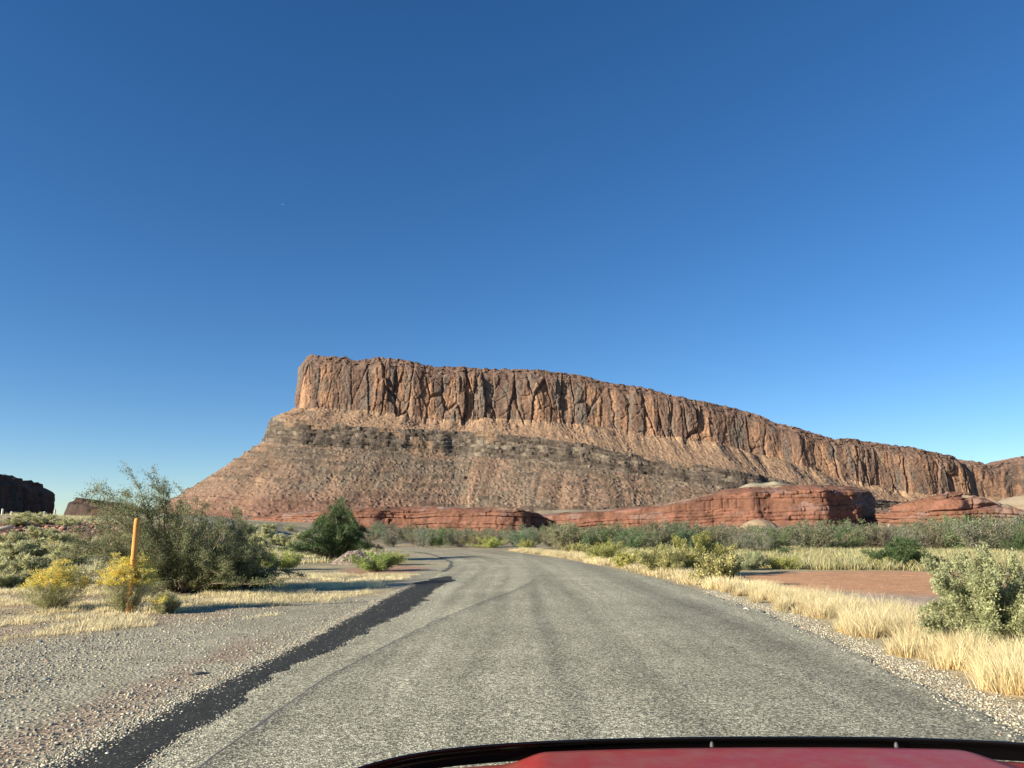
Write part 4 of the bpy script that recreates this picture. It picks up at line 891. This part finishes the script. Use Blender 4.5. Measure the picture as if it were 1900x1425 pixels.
def slab(pts, th, ax=2):
    P_ = np.array(pts, float); A_ = np.insert(P_, ax, -th / 2, 1); B_ = np.insert(P_, ax, th / 2, 1); n_ = len(P_)
    Fs = [np.array([[i, (i + 1) % n_, (i + 1) % n_ + n_, i + n_] for i in range(n_)])]
    Fs.append(np.array([list(range(n_))[::-1], list(range(n_, 2 * n_))])); return np.concatenate([A_, B_]), Fs
for s1 in (1, -1):
    V, Fs = slab([(-4, 1.5 * s1), (3, 1.5 * s1), (7.5, 17 * s1), (5.5, 17 * s1)], .5); mk("wing", V, Fs, M_pl, parent=root)
    V, Fs = slab([(13, .5 * s1), (16, .5 * s1), (18, 6 * s1), (16.8, 6 * s1)], .3); mk("tailplane", V, Fs, M_pl, parent=root)
V, Fs = slab([(11.5, 1), (17, 1), (19, 7.5), (17, 7.5)], .35, 1); mk("tail_fin", V, Fs, M_pl, parent=root)

# ------------------------------------------------------------------ the red pickup whose hood shows
M_paint, t_, b_ = newmat("red_car_paint"); b_.inputs['Base Color'].default_value = (.30, .012, .015, 1); b_.inputs['Roughness'].default_value = .35; b_.inputs['Coat Weight'].default_value = .12; b_.inputs['Coat Roughness'].default_value = .1; b_.inputs['Specular IOR Level'].default_value = .3
c_ = mixc(t_, (.30, .026, .016), (.28, .08, .05), ramp(t_, noise(t_, 9, 6, .7, pos(t_)), [(.42, 0.), (.68, 1.)])); t_.links.new(c_, b_.inputs['Base Color'])
t_.links.new(ramp(t_, noise(t_, 12, 6, .7, pos(t_)), [(.35, .45), (.7, .7)]), b_.inputs['Roughness'])
M_blk = plain("black_acrylic", (.004, .004, .004), .12, .5); M_trim = plain("black_trim", (.02, .02, .02), .6); M_clip = plain("grey_clip", (.07, .07, .07), .5); M_chr = plain("chrome", (.6, .6, .6), .15, .5, 1); M_rub = plain("tyre_rubber", (.025, .025, .025), .8); M_glass = plain("lamp_glass", (.7, .72, .74), .1, .6)
CXC, HW = .70, 1.19
car = empty("pickup_truck", (CXC, 0, 0)); tag(car, "red pickup truck we ride in, hood and black bug deflector showing", "truck")
car.rotation_euler = (0, 0, math.radians(1.2))
def front_y(a): return 2.32 - .17 * np.abs(a) ** 9 - .17 * np.abs(a) ** 2.6        # a in -1..1
def hood_z(a, yy):
    z = 1.003 - .012 * a ** 2 - .03 * np.abs(a) ** 8
    z = z - .035 * ((yy - .5) / 1.8) ** 2 + .02
    edge = .60 - .05 * (yy - .6)
    return z + .026 * ss(edge + .05, edge - .05, np.abs(a))
na, nb_ = 161, 70
A = np.linspace(-1, 1, na); T2 = np.linspace(0, 1, nb_); AA, TT2 = np.meshgrid(A, T2)
YY = .35 + (front_y(AA) - .35) * TT2; ZH = hood_z(AA, YY) - .06 * ss(.96, 1.0, TT2) ** 2 - .03 * ss(.9, 1, np.abs(AA)) ** 2
mk("hood", np.stack([AA * HW, YY, ZH], -1).reshape(-1, 3), grid_faces(nb_, na), M_paint, smooth=True, parent=car)
# bug deflector: a curved, thick black blade standing on the hood's front edge
A3 = np.linspace(-.985, .985, 121); fy = front_y(A3); hz3 = 1.0098 - .012 * A3 ** 2 - .03 * np.abs(A3) ** 8; ht = .012 * np.clip((1 - np.abs(A3) ** 7), .0, 1) ** .8 + .008
rows_ = []
for f_, dy in ((0, .0), (.35, .012), (.7, .012), (.93, .002), (1.0, -.006), (.97, -.014), (.7, -.004), (.35, -.004), (-.1, -.012)):
    rows_.append(np.stack([A3 * HW, fy + .045 + dy - f_ * .035, hz3 - .035 + (ht + .032) * f_ * 1.0], 1))
df = mk("bug_deflector", np.concatenate(rows_), grid_faces(9, 121), M_blk, smooth=True, parent=car)
V, Fq = lathe([(.0065, 0), (.0055, .008), (.003, .013), (0, .014)], 10)
for a4 in (-.78, -.075, .36, .8):
    o = mk("clip", V, Fq, M_clip, smooth=True, parent=df); fy_ = float(front_y(np.array(a4))); o.location = (a4 * HW, fy_ + .0, float(hood_z(np.array(a4), fy_)) - .012); 
# front fascia, grille, bumper, fenders, lamps, wheels
def sheet(name, top, bot, n, mat, curve=0, par=car):
    tt_ = np.linspace(0, 1, n)[:, None, None]; Q_ = top[None] * (1 - tt_) + bot[None] * tt_; Q_[..., 1] += curve * np.sin(tt_[..., 0] * math.pi)
    return mk(name, Q_.reshape(-1, 3), grid_faces(n, top.shape[0]), mat, smooth=True, parent=par)
fe = np.stack([A * HW, front_y(A), hood_z(A, front_y(A)) - .07], 1); lo_ = fe.copy(); lo_[:, 2] = .62; lo_[:, 1] += .04
body = sheet("body", fe, lo_, 12, M_paint, .03)
gl = fe[40:121].copy(); gl[:, 1] += .035; gl[:, 2] = .92; g2_ = gl.copy(); g2_[:, 2] = .66; g2_[:, 1] += .03
gr = sheet("grille", gl, g2_, 10, M_trim, .015, body)
bt = fe.copy(); bt[:, 2] = .61; bt[:, 1] += .07; bb = bt.copy(); bb[:, 2] = .38; sheet("bumper", bt, bb, 10, M_chr, .06)
for s1 in (-1, 1):
    i0, i1 = (8, 38) if s1 < 0 else (123, 153); hl = fe[i0:i1].copy(); hl[:, 1] += .045; hl[:, 2] = .90; h2 = hl.copy(); h2[:, 2] = .70; h2[:, 1] += .02; sheet("headlight", hl, h2, 8, M_glass, .02, body)
    yv = np.linspace(.35, front_y(1.0), 50); tp = np.stack([np.full(50, s1 * HW), yv, hood_z(np.full(50, 1.0), yv) - .03], 1)
    bo = tp.copy(); wh = np.abs(yv - 1.25); bo[:, 2] = np.where(wh < .5, .42 + np.sqrt(np.clip(.5 ** 2 - wh ** 2, 0, 1)) * .92, .42); bo[:, 0] += s1 * .02
    sheet("fender", tp, bo, 14, M_paint, 0)
    wroot = empty("wheel", (s1 * (HW - .12), 1.25, .39)); wroot.parent = car; wroot.rotation_euler = (0, math.pi / 2, 0)
    V, Fq = lathe([(.24, -.12), (.33, -.13), (.38, -.11), (.39, -.08), (.39, .08), (.38, .11), (.33, .13), (.24, .12)], 40); mk("tyre", V, Fq, M_rub, smooth=True, parent=wroot)
    V, Fq = lathe([(.0, .06), (.05, .09), (.07, .05), (.18, .06), (.23, .11), (.245, .12), (.245, -.12), (.0, -.10)], 30); mk("rim", V, Fq, M_chr, smooth=True, parent=wroot)
cy_ = np.linspace(-1, 1, 41); ct = np.stack([cy_ * HW, np.full(41, .35), hood_z(cy_, np.full(41, .35)) - .0], 1); cb_ = ct.copy(); cb_[:, 1] = .16; cb_[:, 2] -= .02; sheet("cowl", ct, cb_, 4, M_trim)
print("done objects", len(bpy.data.objects))
